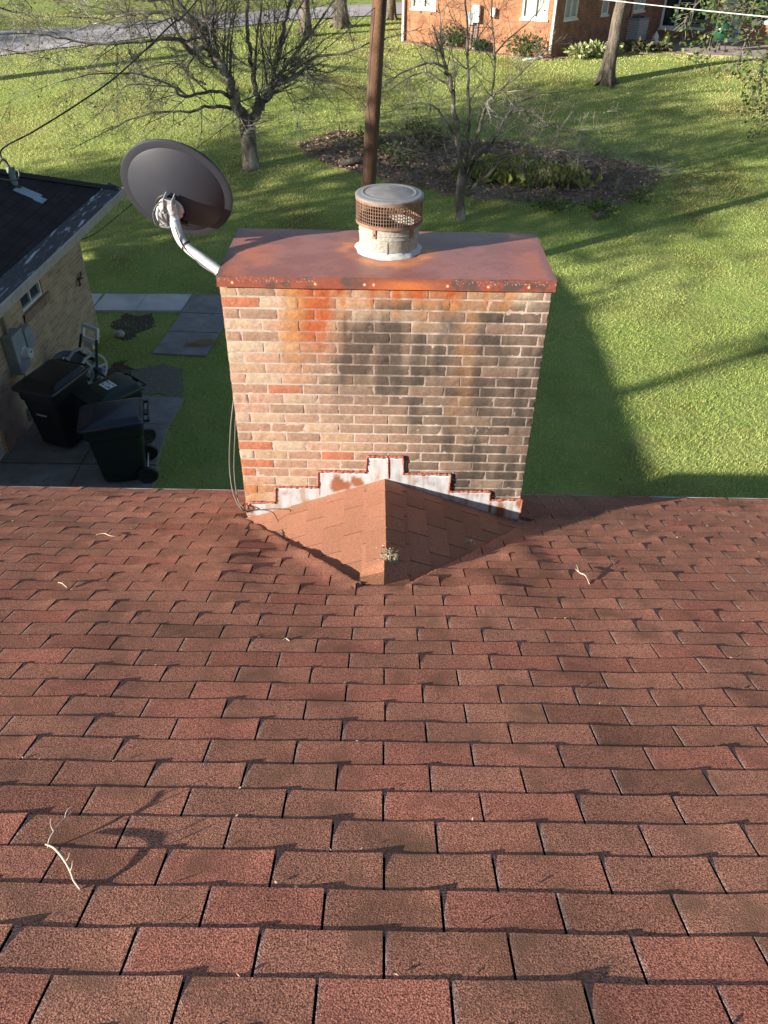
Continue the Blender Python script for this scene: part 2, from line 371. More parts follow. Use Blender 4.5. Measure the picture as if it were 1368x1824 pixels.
def flat_sheet(name, pts, z, m, thick=.0, jitter=0, sub=.25, **k):
    """sheet following the ground, outline pts (x,y)"""
    mb = MB(); q = []
    n = len(pts)
    for i in range(n):
        a, b = Vector((*pts[i], 0)), Vector((*pts[(i+1) % n], 0)); L = (b-a).length; s = max(1, int(L/sub))
        for t in range(s):
            p = a.lerp(b, t/s)
            if jitter: p += Vector((fbm(p.x, p.y, 3, 3, 2.3), fbm(p.x, p.y, 9, 3, 2.3), 0))*jitter
            q.append(p)
    top = [Vector((p.x, p.y, gz(p.x, p.y)+z)) for p in q]; bot = [p - Vector((0, 0, max(thick, .004)+.05)) for p in top]
    mb.poly(top)
    for i in range(len(q)):
        j = (i+1) % len(q); mb.quad(bot[i], bot[j], top[j], top[i])
    o = mb.build(name, m); tag(o, kind='structure', **k); return o
# concrete paths (each slab separated by open joints)
def slabs(name, quads, z, m):
    mb = MB()
    for q in quads:
        c = sum((Vector((*p, 0)) for p in q), Vector())/4
        pts = [Vector((*p, 0)).lerp(c, .012) for p in q]
        top = [Vector((p.x, p.y, gz(p.x, p.y)+z+.004*h2(i, c.x))) for i, p in enumerate(pts)]
        bot = [p-Vector((0, 0, .15)) for p in top]
        mb.poly(top)
        for i in range(4): mb.quad(bot[i], bot[(i+1) % 4], top[(i+1) % 4], top[i])
    o = mb.build(name, m, bevel=.006); tag(o, kind='structure'); return o
slabs('sidewalk', [[(-7.0-.9*k, 15.12), (-6.1-.9*k, 15.13), (-6.1-.9*k, 15.93), (-7.0-.9*k, 15.92)] for k in range(5)]+
      [[(-6.1, 15.13), (-5.18, 15.15), (-5.14, 15.95), (-6.03, 15.93)], [(-5.18, 15.15), (-4.25, 15.18), (-4.18, 15.98), (-5.14, 15.95)]], .045, M_concrete)
slabs('path', [[(-4.24, 15.12), (-3.2, 15.1), (-3.15, 16.02), (-4.17, 16.0)], [(-4.3, 14.25), (-3.28, 14.2), (-3.2, 15.08), (-4.24, 15.1)],
               [(-4.4, 13.28), (-3.36, 13.2), (-3.28, 14.18), (-4.3, 14.23)], [(-3.2, 15.1), (-2.2, 15.1), (-2.15, 16.04), (-3.15, 16.02)]], .03, M_concrete_d)
slabs('patio', [[(-5.9, 9.6), (-4.55, 9.6), (-4.55, 11.72), (-5.8, 11.75)], [(-4.55, 9.6), (-3.42, 9.6), (-3.5, 10.75), (-4.55, 10.8)],
                [(-4.55, 10.8), (-3.5, 10.75), (-3.42, 11.62), (-4.55, 11.72)],
                [(-5.95, 7.0), (-4.5, 7.0), (-4.55, 9.58), (-5.9, 9.58)], [(-4.5, 7.0), (-3.2, 7.0), (-3.38, 9.58), (-4.55, 9.58)],
                [(-9.5, 5.3), (-4.4, 5.3), (-4.5, 6.98), (-9.5, 6.98)]], .03, M_concrete_d)
flat_sheet('gravel_patch', [(-4.5, 11.7), (-3.6, 11.75), (-3.65, 12.4), (-3.9, 12.9), (-4.35, 12.95), (-4.7, 12.5)], .008, M_gravel, jitter=.22, sub=.06)
flat_sheet('dirt_patch', [(-5.5, 14.95), (-4.7, 15.0), (-4.6, 14.5), (-4.9, 13.9), (-5.45, 14.0)], .006, M_dirt, jitter=.2, sub=.06)
flat_sheet('soil_patch', [(-5.5, 11.8), (-4.3, 11.75), (-4.2, 12.5), (-4.8, 13.0), (-5.3, 12.6)], .005, M_dirt, jitter=.2, sub=.06)
mb = MB()
RL = [(-60, 25.5), (-30, 28.9), (-19, 30.4), (-13.9, 31.5), (-10.7, 33.4), (-8.2, 35.6), (-4, 39.5), (4, 43.5), (14, 47), (60, 55)]
RU = [(-60, 30.0), (-31, 33.0), (-20.5, 34.2), (-15, 35.5), (-12, 37.0), (-9.4, 39.2), (-5, 42.5), (2, 46.5), (14, 51), (60, 59)]
for (a0_, a1_), (b0_, b1_) in zip(zip(RL[:-1], RL[1:]), zip(RU[:-1], RU[1:])):
    for i in range(12):
        for j in range(6):
            def rq(u, v):
                lo = Vector(a0_).lerp(Vector(a1_), u); hi = Vector(b0_).lerp(Vector(b1_), u); p = lo.lerp(hi, v); return (p.x, p.y, gz(p.x, p.y)+.03)
            mb.quad(rq(i/12, j/6), rq((i+1)/12, j/6), rq((i+1)/12, (j+1)/6), rq(i/12, (j+1)/6))
tag(mb.build('road', M_asphalt), kind='structure')

BED = [(-2.7, 24.2), (-1.9, 23.0), (.2, 21.9), (1.6, 21.2), (3.1, 20.85), (5.2, 20.7), (6.6, 21.1), (7.5, 22.2), (7.2, 23.1), (5.8, 23.9), (3.4, 24.6), (.6, 25.0), (-1.6, 25.3)]
flat_sheet('garden_bed', BED, .012, M_mulch, jitter=.25)
def inpoly(x, y, poly):
    r = np.zeros(np.shape(x), bool); n = len(poly)
    for i in range(n):
        x1, y1 = poly[i]; x2, y2 = poly[(i+1) % n]
        c = ((y1 > y) != (y2 > y)) & (x < (x2-x1)*(y-y1)/(y2-y1+1e-12)+x1); r ^= c
    return r
EXCL = [[(-40, 4), (-5.55, 4), (-5.5, 14.05), (-40, 14.05)], [(-12, 15.1), (-4.15, 15.16), (-4.15, 15.96), (-12, 15.9)],
        [(-4.42, 13.25), (-3.33, 13.2), (-3.15, 15.08), (-2.2, 15.1), (-2.2, 16.05), (-4.2, 16.0)],
        [(-5.7, 5), (-3.0, 5), (-3.42, 11.65), (-5.7, 11.78)],
        [(6, 32.4), (.2, 34.8), (3, 60), (30, 60), (30, 33), (17, 33.3), (11.5, 34.2), (7.7, 34.2)],
        [(-60, 25.5), (-19, 30.4), (-13.9, 31.5), (-10.7, 33.4), (-8.2, 35.6), (-4, 39.5), (4, 43.5), (14, 47), (60, 55), (60, 59), (14, 51), (2, 46.5), (-5, 42.5), (-9.4, 39.2), (-12, 37.0), (-15, 35.7), (-20, 34.6), (-60, 30.5)]]
THIN = [[(-4.5, 11.7), (-3.6, 11.75), (-3.65, 12.4), (-3.9, 12.9), (-4.35, 12.95), (-4.7, 12.5)], [(-5.5, 14.95), (-4.7, 15.0), (-4.6, 14.5), (-4.9, 13.9), (-5.45, 14.0)], [(-5.5, 11.8), (-4.3, 11.75), (-4.2, 12.5), (-4.8, 13.0), (-5.3, 12.6)]]

def vnoise(x, y, s, seed=0):
    """cheap smooth value noise, numpy"""
    x = x*s+seed*13.7; y = y*s+seed*7.3; xi = np.floor(x); yi = np.floor(y); fx = x-xi; fy = y-yi
    fx = fx*fx*(3-2*fx); fy = fy*fy*(3-2*fy)
    hsh = lambda a, b: np.modf(np.abs(np.sin(a*127.1+b*311.7+seed)*43758.5453))[0]
    return (hsh(xi, yi)*(1-fx)+hsh(xi+1, yi)*fx)*(1-fy)+(hsh(xi, yi+1)*(1-fx)+hsh(xi+1, yi+1)*fx)*fy

def blades(bands):
    Vs = []; Cs = []
    for (y0, y1, dens, h, w) in bands:
        x0, x1 = -(.50*y1+1.5), (.50*y1+1.5)
        n = int((x1-x0)*(y1-y0)*dens); x = nrg.uniform(x0, x1, n); y = nrg.uniform(y0, y1, n)
        keep = np.abs(x) < .50*y+1.5
        for p in EXCL: keep &= ~inpoly(x, y, p)
        keep &= ~(inpoly(x, y, BED) & (vnoise(x, y, 1.1, 9)+.4*vnoise(x, y, 4, 3) < .80))
        for p in THIN: keep &= ~(inpoly(x, y, p) & (nrg.random(n) < .74))
        cl = vnoise(x, y, 2.2, 1)*.6+vnoise(x, y, 7, 2)*.4
        keep &= nrg.random(n) < (.35+cl*1.1)
        x = x[keep]; y = y[keep]; cl = cl[keep]; n = len(x); z = ground(x, y)-.006
        a = nrg.uniform(0, 2*np.pi, n); tl = nrg.uniform(.15, 1.0, n); a2 = a*0+nrg.uniform(0, 2*np.pi, n)
        hh = h*(.5+cl*.9)*nrg.uniform(.6, 1.3, n)
        ww = w*nrg.uniform(.6, 1.3, n)
        dx, dy = np.cos(a)*ww/2, np.sin(a)*ww/2
        lx, ly = np.cos(a2)*tl*hh*.9, np.sin(a2)*tl*hh*.9
        b0 = np.stack([x-dx, y-dy, z], -1); b1 = np.stack([x+dx, y+dy, z], -1)
        m0 = np.stack([x+dx*.8+lx*.35, y+dy*.8+ly*.35, z+hh*.6], -1); m1 = np.stack([x-dx*.8+lx*.35, y-dy*.8+ly*.35, z+hh*.6], -1)
        tp = np.stack([x+lx, y+ly, z+hh*(1-.25*tl)], -1)
        V = np.stack([b0, b1, m0, m1, tp], 1)
        dry = np.clip(vnoise(x, y, .45, 5)*1.6-.5+vnoise(x, y, 3, 6)*.5-.1+ (y-20)*.02, 0, 1)
        g = np.stack([.35+.08*cl, .47+.06*cl, .14+0*cl], -1); d = np.stack([.62+0*cl, .60+0*cl, .26+0*cl], -1)
        c = g*(1-dry[:, None])+d*dry[:, None]
        st = nrg.random(n) < .05; c[st] = (.34, .29, .14)
        c *= nrg.uniform(.7, 1.35, n)[:, None]
        C = np.repeat(c[:, None, :], 5, 1); Vs.append(V.reshape(-1, 3)); Cs.append(C.reshape(-1, 3))
    V = np.concatenate(Vs); C = np.concatenate(Cs); n = len(V)//5; b = np.arange(n)[:, None]*5
    # quads + tri encoded as two quads would break fixed width: use triangles
    F = np.concatenate([b+np.array([[0, 1, 2]]), b+np.array([[0, 2, 3]]), b+np.array([[3, 2, 4]])])
    return V, F, C
V_, F_, C_ = blades([(6.4, 11, 1500, .052, .006), (11, 16, 1000, .044, .0075), (16, 22, 640, .042, .010), (22, 29, 460, .040, .012), (29, 40, 240, .042, .018)])
tag(npmesh('grass', V_, F_, M_grass, C_), 'short mown lawn of green and straw coloured grass blades around the houses', 'grass', kind='stuff')

def scatter_leaves(name, poly_or_rect, n, size, pal, zoff=.02, flat=.5):
    x0, y0, x1, y1 = poly_or_rect; x = nrg.uniform(x0, x1, n); y = nrg.uniform(y0, y1, n); return x, y
def quadcloud(P, size, pal, upbias=.5, seed=0, aspect=.6):
    """random leaf quads (bent diamond) at points P -> V,F,C"""
    n = len(P); r = np.random.default_rng(seed)
    d = r.normal(size=(n, 3)); d[:, 2] *= (1-upbias); d /= np.linalg.norm(d, axis=1)[:, None]
    u = r.normal(size=(n, 3)); u -= (u*d).sum(1)[:, None]*d; u /= np.linalg.norm(u, axis=1)[:, None]
    s = size*r.uniform(.6, 1.4, n)[:, None]
    V = np.stack([P-d*s*.5, P+u*s*aspect*.5, P+d*s*.5, P-u*s*aspect*.5], 1).reshape(-1, 3)
    F = np.arange(4*n).reshape(n, 4); pal = np.array(pal); c = pal[r.integers(0, len(pal), n)]*r.uniform(.75, 1.3, n)[:, None]
    return V, F, np.repeat(c, 4, 0)
# fallen leaves on the lawn
n = 3000; x = nrg.uniform(-14, 17, n); y = nrg.uniform(9, 34, n); k = np.abs(x) < .5*y+1
k &= nrg.random(n) < np.where(y > 24, 1.0, np.where(y > 18, .45, .10))
for p in EXCL: k &= ~inpoly(x, y, p)
x = x[k]; y = y[k]
V_, F_, C_ = quadcloud(np.stack([x, y, ground(x, y)+.045], -1), .042, [(.42, .30, .12), (.50, .40, .17), (.30, .17, .08), (.45, .36, .22)], .85, 3, .7)
tag(npmesh('fallen_leaves', V_, F_, M_chips, C_), 'dry yellow and brown leaves scattered over the lawn', 'leaves', kind='stuff')
# mulch litter in the bed
n = 14000; x = nrg.uniform(-3, 8, n); y = nrg.uniform(20.5, 25.5, n); k = inpoly(x, y, BED); x = x[k]; y = y[k]
V_, F_, C_ = quadcloud(np.stack([x, y, ground(x, y)+.03+nrg.random(len(x))*.03], -1), .10, [(.26, .165, .125), (.36, .25, .19), (.20, .125, .10), (.42, .31, .23), (.17, .18, .08)], .7, 4, .45)
tag(npmesh('leaf_litter', V_, F_, M_chips, C_), 'reddish brown leaf litter and bark chips covering the garden bed', 'mulch', kind='stuff')

# ================================================================== OUR HOUSE
house = thing('house', (0, 4.2, 0), 'house under the camera with worn red brown shingle roof and stained brick chimney', 'house')
XW = 6.2; XWL = -4.35
roof_cs = 1/math.sqrt(1+ROOFS**2)
sdir = Vector((0, roof_cs, -ROOFS*roof_cs)); snorm = Vector((0, ROOFS*roof_cs, roof_cs))
VL = ((-1.0, 4.66), (-.12, 3.36)); VR = ((1.05, 4.66), (.15, 3.36))      # valley lines in (x, slope distance)
def vdist(x, t, V, side):
    (ax, at_), (bx, bt) = V; dx, dt = bx-ax, bt-at_; L = math.hypot(dx, dt); s_ = ((x-ax)*dx+(t-at_)*dt)/L
    d = ((x-ax)*(-dt)+(t-at_)*dx)/L*side         # >0 on the cricket side
    return d, s_/L
def wave(x, t):
    w = .0035*fbm(x, t, 0, 3, 1.6)+.0045*fbm(x*1.9, t*.55, 6, 2)
    w += .020*math.exp(-((x+.95)/.20)**2-((t-3.75)/.55)**2)
    w += .016*math.exp(-((x-.62)/.16)**2-((t-3.35)/.30)**2)
    w += .014*math.exp(-((x-.86)/.14)**2-((t-3.95)/.4)**2)
    for V, side, hh in ((VL, 1, .017), (VR, -1, .007)):
        d, f = vdist(x, t, V, side)
        if -.05 < f < 1.02:
            d += .006*fbm(f*9, side, 0, 3)
            if d <= 0: w += hh*(.35+.8*f+.5*fbm(f*7, side, 3, 2))*math.exp(-(d/.07)**2)
            elif d < .35: w -= .02*min(1, d/.012)
    return w
def tabs(mb, O, A, S, Nn, rows, pitch, expo, x0, x1, xoff, colf, wavef=None, th=.0032, slot=.0075, curl=1.0, nu=9, nv=4, seed=0, rowjit=.0015):
    """strip shingle tabs. O origin, A course direction, S downslope direction, Nn normal. rows: iterable of (k, t_top)"""
    us = [0, .014, .06, .2, .4, .6, .8, .91, .965, 1][:nu+1]; us[-1] = 1
    us_n = us
    for k, t0 in rows:
        off = xoff + (pitch/2 if k % 2 else 0) + (h2(k, seed+5)-.5)*.006
        m0 = math.floor((x0-off)/pitch); m1 = math.ceil((x1-off)/pitch)
        for m in range(m0, m1):
            a0 = max(off+m*pitch+slot/2, x0); a1 = min(off+(m+1)*pitch-slot/2, x1)
            if a1-a0 < .02: continue
            us, nvv = us_n, nv
            if wavef and -1.3 < a1 and a0 < 1.3 and 3.1 < t0 < 4.8: us = [i/34 for i in range(35)]; nvv = 9
            r1, r2, r3, r4, r5 = (h2(m*1.7+q*11.3, k*2.3+seed) for q in range(5))
            cm_ = 1+.9*sm(8, 24, k) if wavef else 1
            cl = curl*(.0003+.0012*r1**3); cr = curl*cm_*(.0010+.0038*r2**1.6); dj = (r3-.5)*.003
            mid = curl*.0012*(r4-.4)
            base = colf(k, m, r5, r3)
            grid = []; cols = []
            for j in range(nvv+2):
                v = (j)/(nvv)
                if j == nvv+1: v = 1.0
                t = t0 - .012 + v*(expo+.012+dj) if j <= nvv else t0+expo+dj
                for ui in range(len(us)):
                    u = us[ui]; a = a0+(a1-a0)*u
                    jag = .0012*(h2(a*91, t0*37)-.5) if j >= nvv else 0
                    w = wavef(a, t) if wavef else 0
                    d1 = (a-a0)/(.030+.03*r4); d2 = (a1-a)/.045
                    h = .0004 + th*v + w + (cl*math.exp(-d1*d1)+cr*math.exp(-d2*d2))*v**2 + mid*math.sin(math.pi*u)*math.sin(math.pi*min(v, 1)*.5)
                    if j == nvv+1: h = w-.002
                    grid.append(O + A*a + S*(t+jag) + Nn*h)
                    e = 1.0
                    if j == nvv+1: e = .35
                    bb_ = base
                    if us is us_n and ui <= 1 and j > 0 and curl > .6: bb_ = lerp(base, (.75, .72, .70), (.42 if ui == 0 else .12)*min(1, .3+r4+.5*fbm(a*9, t*30, 3, 2)))  # worn left edge, paled further to paint the sunlit rim of the slot
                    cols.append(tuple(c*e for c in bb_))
            n = len(us); fs = []
            for j in range(nvv+1):
                for i in range(n-1): fs.append((j*n+i, (j+1)*n+i, (j+1)*n+i+1, j*n+i+1))
            # side edges, coloured as if sunlit: start side pale, end side dark
            b = len(grid)
            for i in (0, n-1):
                for j in range(nvv+1):
                    p = grid[j*n+i]; a_ = (us[i]*(a1-a0)+a0)
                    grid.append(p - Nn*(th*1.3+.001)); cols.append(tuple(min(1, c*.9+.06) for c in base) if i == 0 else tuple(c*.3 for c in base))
            for s_, i in enumerate((0, n-1)):
                for j in range(nvv):
                    q0 = b+s_*(nvv+1)+j
                    f = (j*n+i, q0, q0+1, (j+1)*n+i)
                    fs.append(f if s_ == 0 else f[::-1])
            mb.verts(grid, fs, cols)
def roofcol(k, m, r, r3):
    reds = [(.37, .172, .120), (.39, .165, .115), (.35, .172, .120), (.33, .180, .125), (.43, .135, .105)]
    c = lerp(reds[int(r*4.99)], (.352, .158, .112), .72); s = .86+.22*r3
    blot = fbm(m*.3, k*.14, 2, 3, 1.3)*.25
    return tuple(q*(s+blot) for q in c)
O_roof = Vector((0, 0, ROOF0)); EX = .1407; T0 = .798
mb = MB()
rows = [(k, T0+k*EX) for k in range(-22, 33)]
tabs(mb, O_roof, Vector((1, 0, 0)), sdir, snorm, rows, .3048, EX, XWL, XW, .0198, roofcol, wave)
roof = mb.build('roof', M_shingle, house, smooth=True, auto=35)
mb = MB()                                   # deck
def rp(x, t, h=0): return O_roof + Vector((x, 0, 0)) + sdir*t + snorm*h
TE = T0+33*EX-.012
mb.quad(rp(XWL, -2.3, -.028), rp(XWL, TE, -.028), rp(XW, TE, -.028), rp(XW, -2.3, -.028))
mb.quad(rp(XWL, -2.3, -.055), rp(XW, -2.3, -.055), rp(XW, TE, -.055), rp(XWL, TE, -.055))
for sx in (XWL, XW): mb.quad(rp(sx, -2.3, -.028), rp(sx, TE, -.028), rp(sx, TE, -.055), rp(sx, -2.3, -.055))
rid = rp(0, -2.3, 0)
mb.quad((XWL, rid.y, rid.z), (XW, rid.y, rid.z), (XW, rid.y-6, rid.z-6*ROOFS), (XWL, rid.y-6, rid.z-6*ROOFS))
mb.build('roof_deck', mat('felt', (.03, .028, .028), rough=.95), house)
mb = MB(); e0 = rp(0, TE+.012)
for (xa, xb) in ((XWL, -.98), (1.0, XW)):
    mb.box(((xa+xb)/2, e0.y+.004, e0.z-.035), (xb-xa, .006, .07)); mb.box(((xa+xb)/2, e0.y-.012, e0.z+.001), (xb-xa, .04, .003))
mb.build('drip_edge', M_drip, house)
mb = MB()
for (xa, xb) in ((XWL, -.98), (1.0, XW)): mb.box(((xa+xb)/2, e0.y-.03, e0.z-.12), (xb-xa, .03, .16)); mb.box(((xa+xb)/2, e0.y-.24, e0.z-.2), (xb-xa, .42, .02))
mb.build('fascia', M_whitepaint, house)
mb = MB()
wall_holes(mb, (XW-.4, 4.6, 0), (-1, 0, 0), XW-XWL-.8, e0.z-.19, [])
wall_holes(mb, (XWL+.4, 4.6, 0), (0, -1, 0), 8, e0.z-.19, []); wall_holes(mb, (XW-.4, -3.4, 0), (0, 1, 0), 8, e0.z-.19, [])
mb.build('wall', M_lbrick, house)

# ---- cricket
cricket = None
E_ = Vector((.03, 3.10, roofz(3.10)+.004)); P_ = Vector((.012, 4.25, CH-3.035)); Lc = Vector((-1.0, 4.25, roofz(4.25)-.004)); Rc = Vector((1.03, 4.25, roofz(4.25)-.004))
mb = MB()
def ccol(k, m, r, r3):
    s = .9+.2*r3; return (.31*s, .155*s, .105*s)
def ccol2(k, m, r, r3):
    s = .85+.3*r3; return (.29*s, .147*s, .102*s)
for side, C0, cf in ((-1, Lc, ccol), (1, Rc, ccol2)):
    A = (E_-P_).normalized(); nrm = (E_-P_).cross(C0-P_).normalized()
    if nrm.z < 0: nrm = -nrm
    S = A.cross(nrm).normalized()
    if S.z > 0: S = -S
    Lr = (E_-P_).length
    rows = [(k, .013+k*.135) for k in range(0, 9)]
    tabs(mb, P_, A, S, nrm, rows, .3048, .135, -.05, Lr+.05, .1, cf, None, th=.0046, slot=.008, curl=.58, seed=9+side)
cricket = mb.build('cricket', M_shingle2, house, smooth=True, auto=35)
# ridge caps folded over the cricket ridge
mb = MB(); Lr = (E_-P_).length; A = (E_-P_).normalized()
for i in range(8):
    a0, a1 = i*.148-.01, (i+1)*.148+.012
    if a1 > Lr-.03: a1 = Lr-.03
    if a1-a0 < .05: continue
    pr = []
    for a, lift in ((a0, .004), (a1, .0075)):
        c = P_+A*a
        row = []
        for s_ in (-1, -.5, -.06, 0, .06, .5, 1):
            C0 = Lc if s_ < 0 else Rc
            nrm = (E_-P_).cross(C0-P_).normalized(); nrm = nrm if nrm.z > 0 else -nrm
            S = A.cross(nrm).normalized(); S = S if S.z < 0 else -S
            q = c + S*abs(s_)*.125 + nrm*lift
            if s_ == 0: q = c + Vector((0, 0, 1))*(lift+.001)
            row.append(q)
        pr.append(row)
    n = 7; vs = pr[0]+pr[1]+[p-Vector((0, 0, .006)) for p in pr[1]]
    fs = [(j, n+j, n+j+1, j+1) for j in range(6)]+[(n+j, 2*n+j, 2*n+j+1, n+j+1) for j in range(6)]
    s = .92+.15*h2(i, 3); mb.verts(vs, fs, [tuple(q*s for q in (.31, .155, .105))]*21)
mb.build('cricket_ridge_cap', M_shingle2, cricket, smooth=True, auto=30)
mb = MB()                                   # folded end piece at the foot of the ridge
q = [onroof(640, 1030, .006), onroof(728, 1032, .006), onroof(736, 1046, .008), onroof(632, 1042, .008)]; mid0 = (q[0]+q[1])/2+Vector((0, 0, .05)); mid1 = (q[2]+q[3])/2+Vector((0, 0, .004))
mb.quad(q[3], mid1, mid0, q[0], col=(.33, .155, .10)); mb.quad(mid1, q[2], q[1], mid0, col=(.3, .14, .095))
mb.quad(q[0], mid0, mid0+Vector((0, .1, .0)), q[0]+Vector((0, .1, -.045)), col=(.4, .19, .12)); mb.quad(mid0, q[1], q[1]+Vector((0, .1, -.045)), mid0+Vector((0, .1, 0)), col=(.3, .15, .1))
mb.build('valley_end_shingle', M_shingle, cricket)

# ---- chimney
YF, YB, XL, XR, ZT = 4.25, 5.0, -.945, .945, CH-1.70
CPX, CPZ, MJ = .2195, .0703, .0120
def brickcol(x, z, bi, ri, side, base=None):
    u = (x-XL)/(XR-XL); w = (ZT-z)/1.5
    u += .030*fbm(x*1.5, z*2.6, 11, 3)+.012*(h2(bi, ri*3.3)-.5)*(0 if base else 1); w += .06*(h2(bi*5.1, ri)-.5)*(0 if base else 1)
    r = h2(bi*3.1+side*17, ri*5.7); r2 = h2(bi*7.7, ri*1.9+side)
    pal = [(.50, .345, .23), (.55, .40, .285), (.44, .27, .19), (.52, .33, .24), (.38, .25, .18), (.56, .43, .32)]
    c = pal[int(r*5.99)]
    if r2 > .88 and u < .45: c = (.50, .19, .11)
    c = lerp(c, (.19, .14, .11), min(.92, sm(.28, .72, u)*.85*(.72+.55*r2))); c = lerp(c, (.27, .20, .155), bumpf(.33, .14, u)*sm(.25, .4, w)*(1-sm(.55, .7, w))*.5)
    nz = fbm(x*3, z*1.2, side*5, 4, 1.4); nv = fbm(x*9, z*.8, 7+side, 3, 1.0)
    if base: c = base
    # soot and weather streaks run down from the cap
    soot = 0
    if side == 0:
        soot = max(soot, bumpf(.41, .10, u)*sm(.05, .2, w)*(1-sm(.4, .62, w))*1.0)
        soot = max(soot, bumpf(.53, .09, u)*sm(.04, .12, w)*(1-sm(.38, .6, w))*.95)
        soot = max(soot, bumpf(.66, .07, u)*sm(.02, .1, w)*(1-sm(.3, .5, w))*.9)
        soot = max(soot, bumpf(.78, .07, u)*sm(.12, .3, w)*(1-sm(.95, 1.3, w)*.4)*.9)
        soot = max(soot, bumpf(.92, .09, u)*sm(.08, .2, w)*.85)
        soot = max(soot, bumpf(.62, .05, u)*sm(.35, .5, w)*(1-sm(.9, 1.1, w))*.65)
        soot = max(soot, bumpf(.30, .05, u)*sm(.4, .5, w)*(1-sm(.6, .7, w))*.35)
        broad = sm(.30, .42, u)*sm(.04, .16, w)*(1-sm(.36, .62, w+.25*(.5-u)))*.62
        broad = max(broad, sm(.60, .74, u+.04*nz)*sm(.05, .2, w)*.70*(1-.35*sm(.8, 1.05, w)))
        soot = max(soot, broad)
        soot *= .70+.75*(nv*1.0+nz*.9+.2)
        if r2 > .65: soot *= 1.3
        elif r2 < .22: soot *= .45
    else: soot = .35*sm(.0, .3, w)*(.5+nz)
    c = lerp(c, (.048, .042, .038), max(0, min(.82, soot*.92)))
    rust = 0; ora = 0
    if side == 0:
        rust = bumpf(.285, .042, u)*(1-sm(.12, .34, w+nz*.06))*1.5
        ora = bumpf(.215, .045, u)*(1-sm(.2, .5, w))*.6 + bumpf(.28, .08, u)*(1-sm(.1, .36, w))*.45
        rust = max(rust, (1-sm(.02, .085, w+nz*.04))*sm(.2, .3, u)*(1-sm(.78, .9, u))*(.35+1.6*max(0, nv+.15)))
        ora = max(ora, (1-sm(.03, .14, w))*sm(.3, .4, u)*(1-sm(.85, .95, u))*(.3+1.4*max(0, nv+.1)))
        ora = max(ora, bumpf(.755, .03, u)*(1-sm(.2, .9, w))*.30*(.4+r), bumpf(.63, .03, u)*(1-sm(.05, .2, w))*.5)
        ora = max(ora, bumpf(.03, .06, u)*sm(.85, 1.0, w)*.7)
    c = lerp(c, (.52, .235, .075), max(0, min(.85, ora)))
    c = lerp(c, (.43, .10, .032), max(0, min(.92, rust)))
    eff = bumpf(.93, .035, u)*(1-sm(.02, .07, w))*.8 if side == 0 else 0
    c = lerp(c, (.70, .60, .42), min(.8, eff))
    s = 1+.10*fbm(x*20, z*40, 1, 3)
    if base: c = lerp(base, c, .62 if rust > .2 else .78)
    return tuple(max(.02, q*s) for q in c)
chim_e = MB()
def brickface(mb, O, U, Nn, length, side, z0, nrows, kk0=0):
    for r in range(nrows):
        ztop = ZT - r*CPZ - .004; zb = ztop-(CPZ-MJ)
        if zb < z0: break
        first = .43 if (r+kk0) % 2 == 0 else 1.0
        xs_ = [0]; x = first*CPX
        while x < length-.03: xs_.append(x); x += CPX
        xs_.append(length+MJ*.0)
        for b in range(len(xs_)-1):
            a0, a1 = xs_[b]+(MJ/2 if b else 0), xs_[b+1]-(MJ/2 if b < len(xs_)-2 else 0)
            if a1-a0 < .02: continue
            j = [(h2(b*3+q, r*7+side)-.5) for q in range(8)]
            dep = .0045+.003*j[0]; zz0, zz1 = zb+.0018*j[1], ztop+.0018*j[2]; a0 += .0015*j[3]; a1 += .0015*j[4]
            nu, nv = 10, 4; pts = []; cols = []
            for iv in range(nv+1):
                for iu in range(nu+1):
                    u, v = iu/nu, iv/nv; a = a0+(a1-a0)*u; z = zz0+(zz1-zz0)*v
                    edge = min(1, min(u, 1-u)*(a1-a0)/.004, min(v, 1-v)*(zz1-zz0)/.004)
                    h = dep*(.55+.45*math.sin(edge*math.pi/2)) if edge < 1 else dep
                    crease = fbm((O+U*a).x*26+b, (O+U*a).y*26+b*3.1, z*30+r, 3)
                    h += .0022*crease + (.002*math.sin((a+z)*90+crease*5+b*2) if h2(b, r) > .45 else 0)*.6*edge
                    if iu in (0, nu): a += .0012*fbm(z*60, b, r, 2)
                    P = O+U*a+Nn*h; P.z = z+ (.0010*fbm(a*40, r, b, 2) if iv in (0, nv) else 0)
                    pts.append(P); cols.append(brickcol(P.x if side == 0 else (XL+.3*(XR-XL)), z, b+side*11, r, side))
            n = nu+1
            fs = [(iv*n+iu, iv*n+iu+1, (iv+1)*n+iu+1, (iv+1)*n+iu) for iv in range(nv) for iu in range(nu)]
            # skirts back into the mortar
            ring = [iu for iu in range(n)]+[iv*n+nu for iv in range(1, nv+1)]+[nv*n+iu for iu in range(nu-1, -1, -1)]+[iv*n for iv in range(nv-1, 0, -1)]
            b0 = len(pts)
            for q_ in ring: pts.append(pts[q_]-Nn*.012); cols.append(tuple(c*.8 for c in cols[q_]))
            m_ = len(ring)
            for q_ in range(m_): fs.append((ring[q_], b0+q_, b0+(q_+1) % m_, ring[(q_+1) % m_]))
            mb.verts(pts, [f[::-1] if False else f for f in fs], cols)
mb = MB(); NR = 27
brickface(mb, Vector((XL, YF, 0)), Vector((1, 0, 0)), Vector((0, -1, 0)), XR-XL, 0, 3.05, NR)
brickface(mb, Vector((XR, YF, 0)), Vector((0, 1, 0)), Vector((1, 0, 0)), YB-YF, 1, 2.7, NR+4, 1)
brickface(mb, Vector((XL, YB, 0)), Vector((0, -1, 0)), Vector((-1, 0, 0)), YB-YF, 2, 2.7, NR+4, 1)
brickface(mb, Vector((XR, YB, 0)), Vector((-1, 0, 0)), Vector((0, 1, 0)), XR-XL, 3, 2.7, NR+4)
chimney = mb.build('chimney', M_brick, house, smooth=True, auto=50)
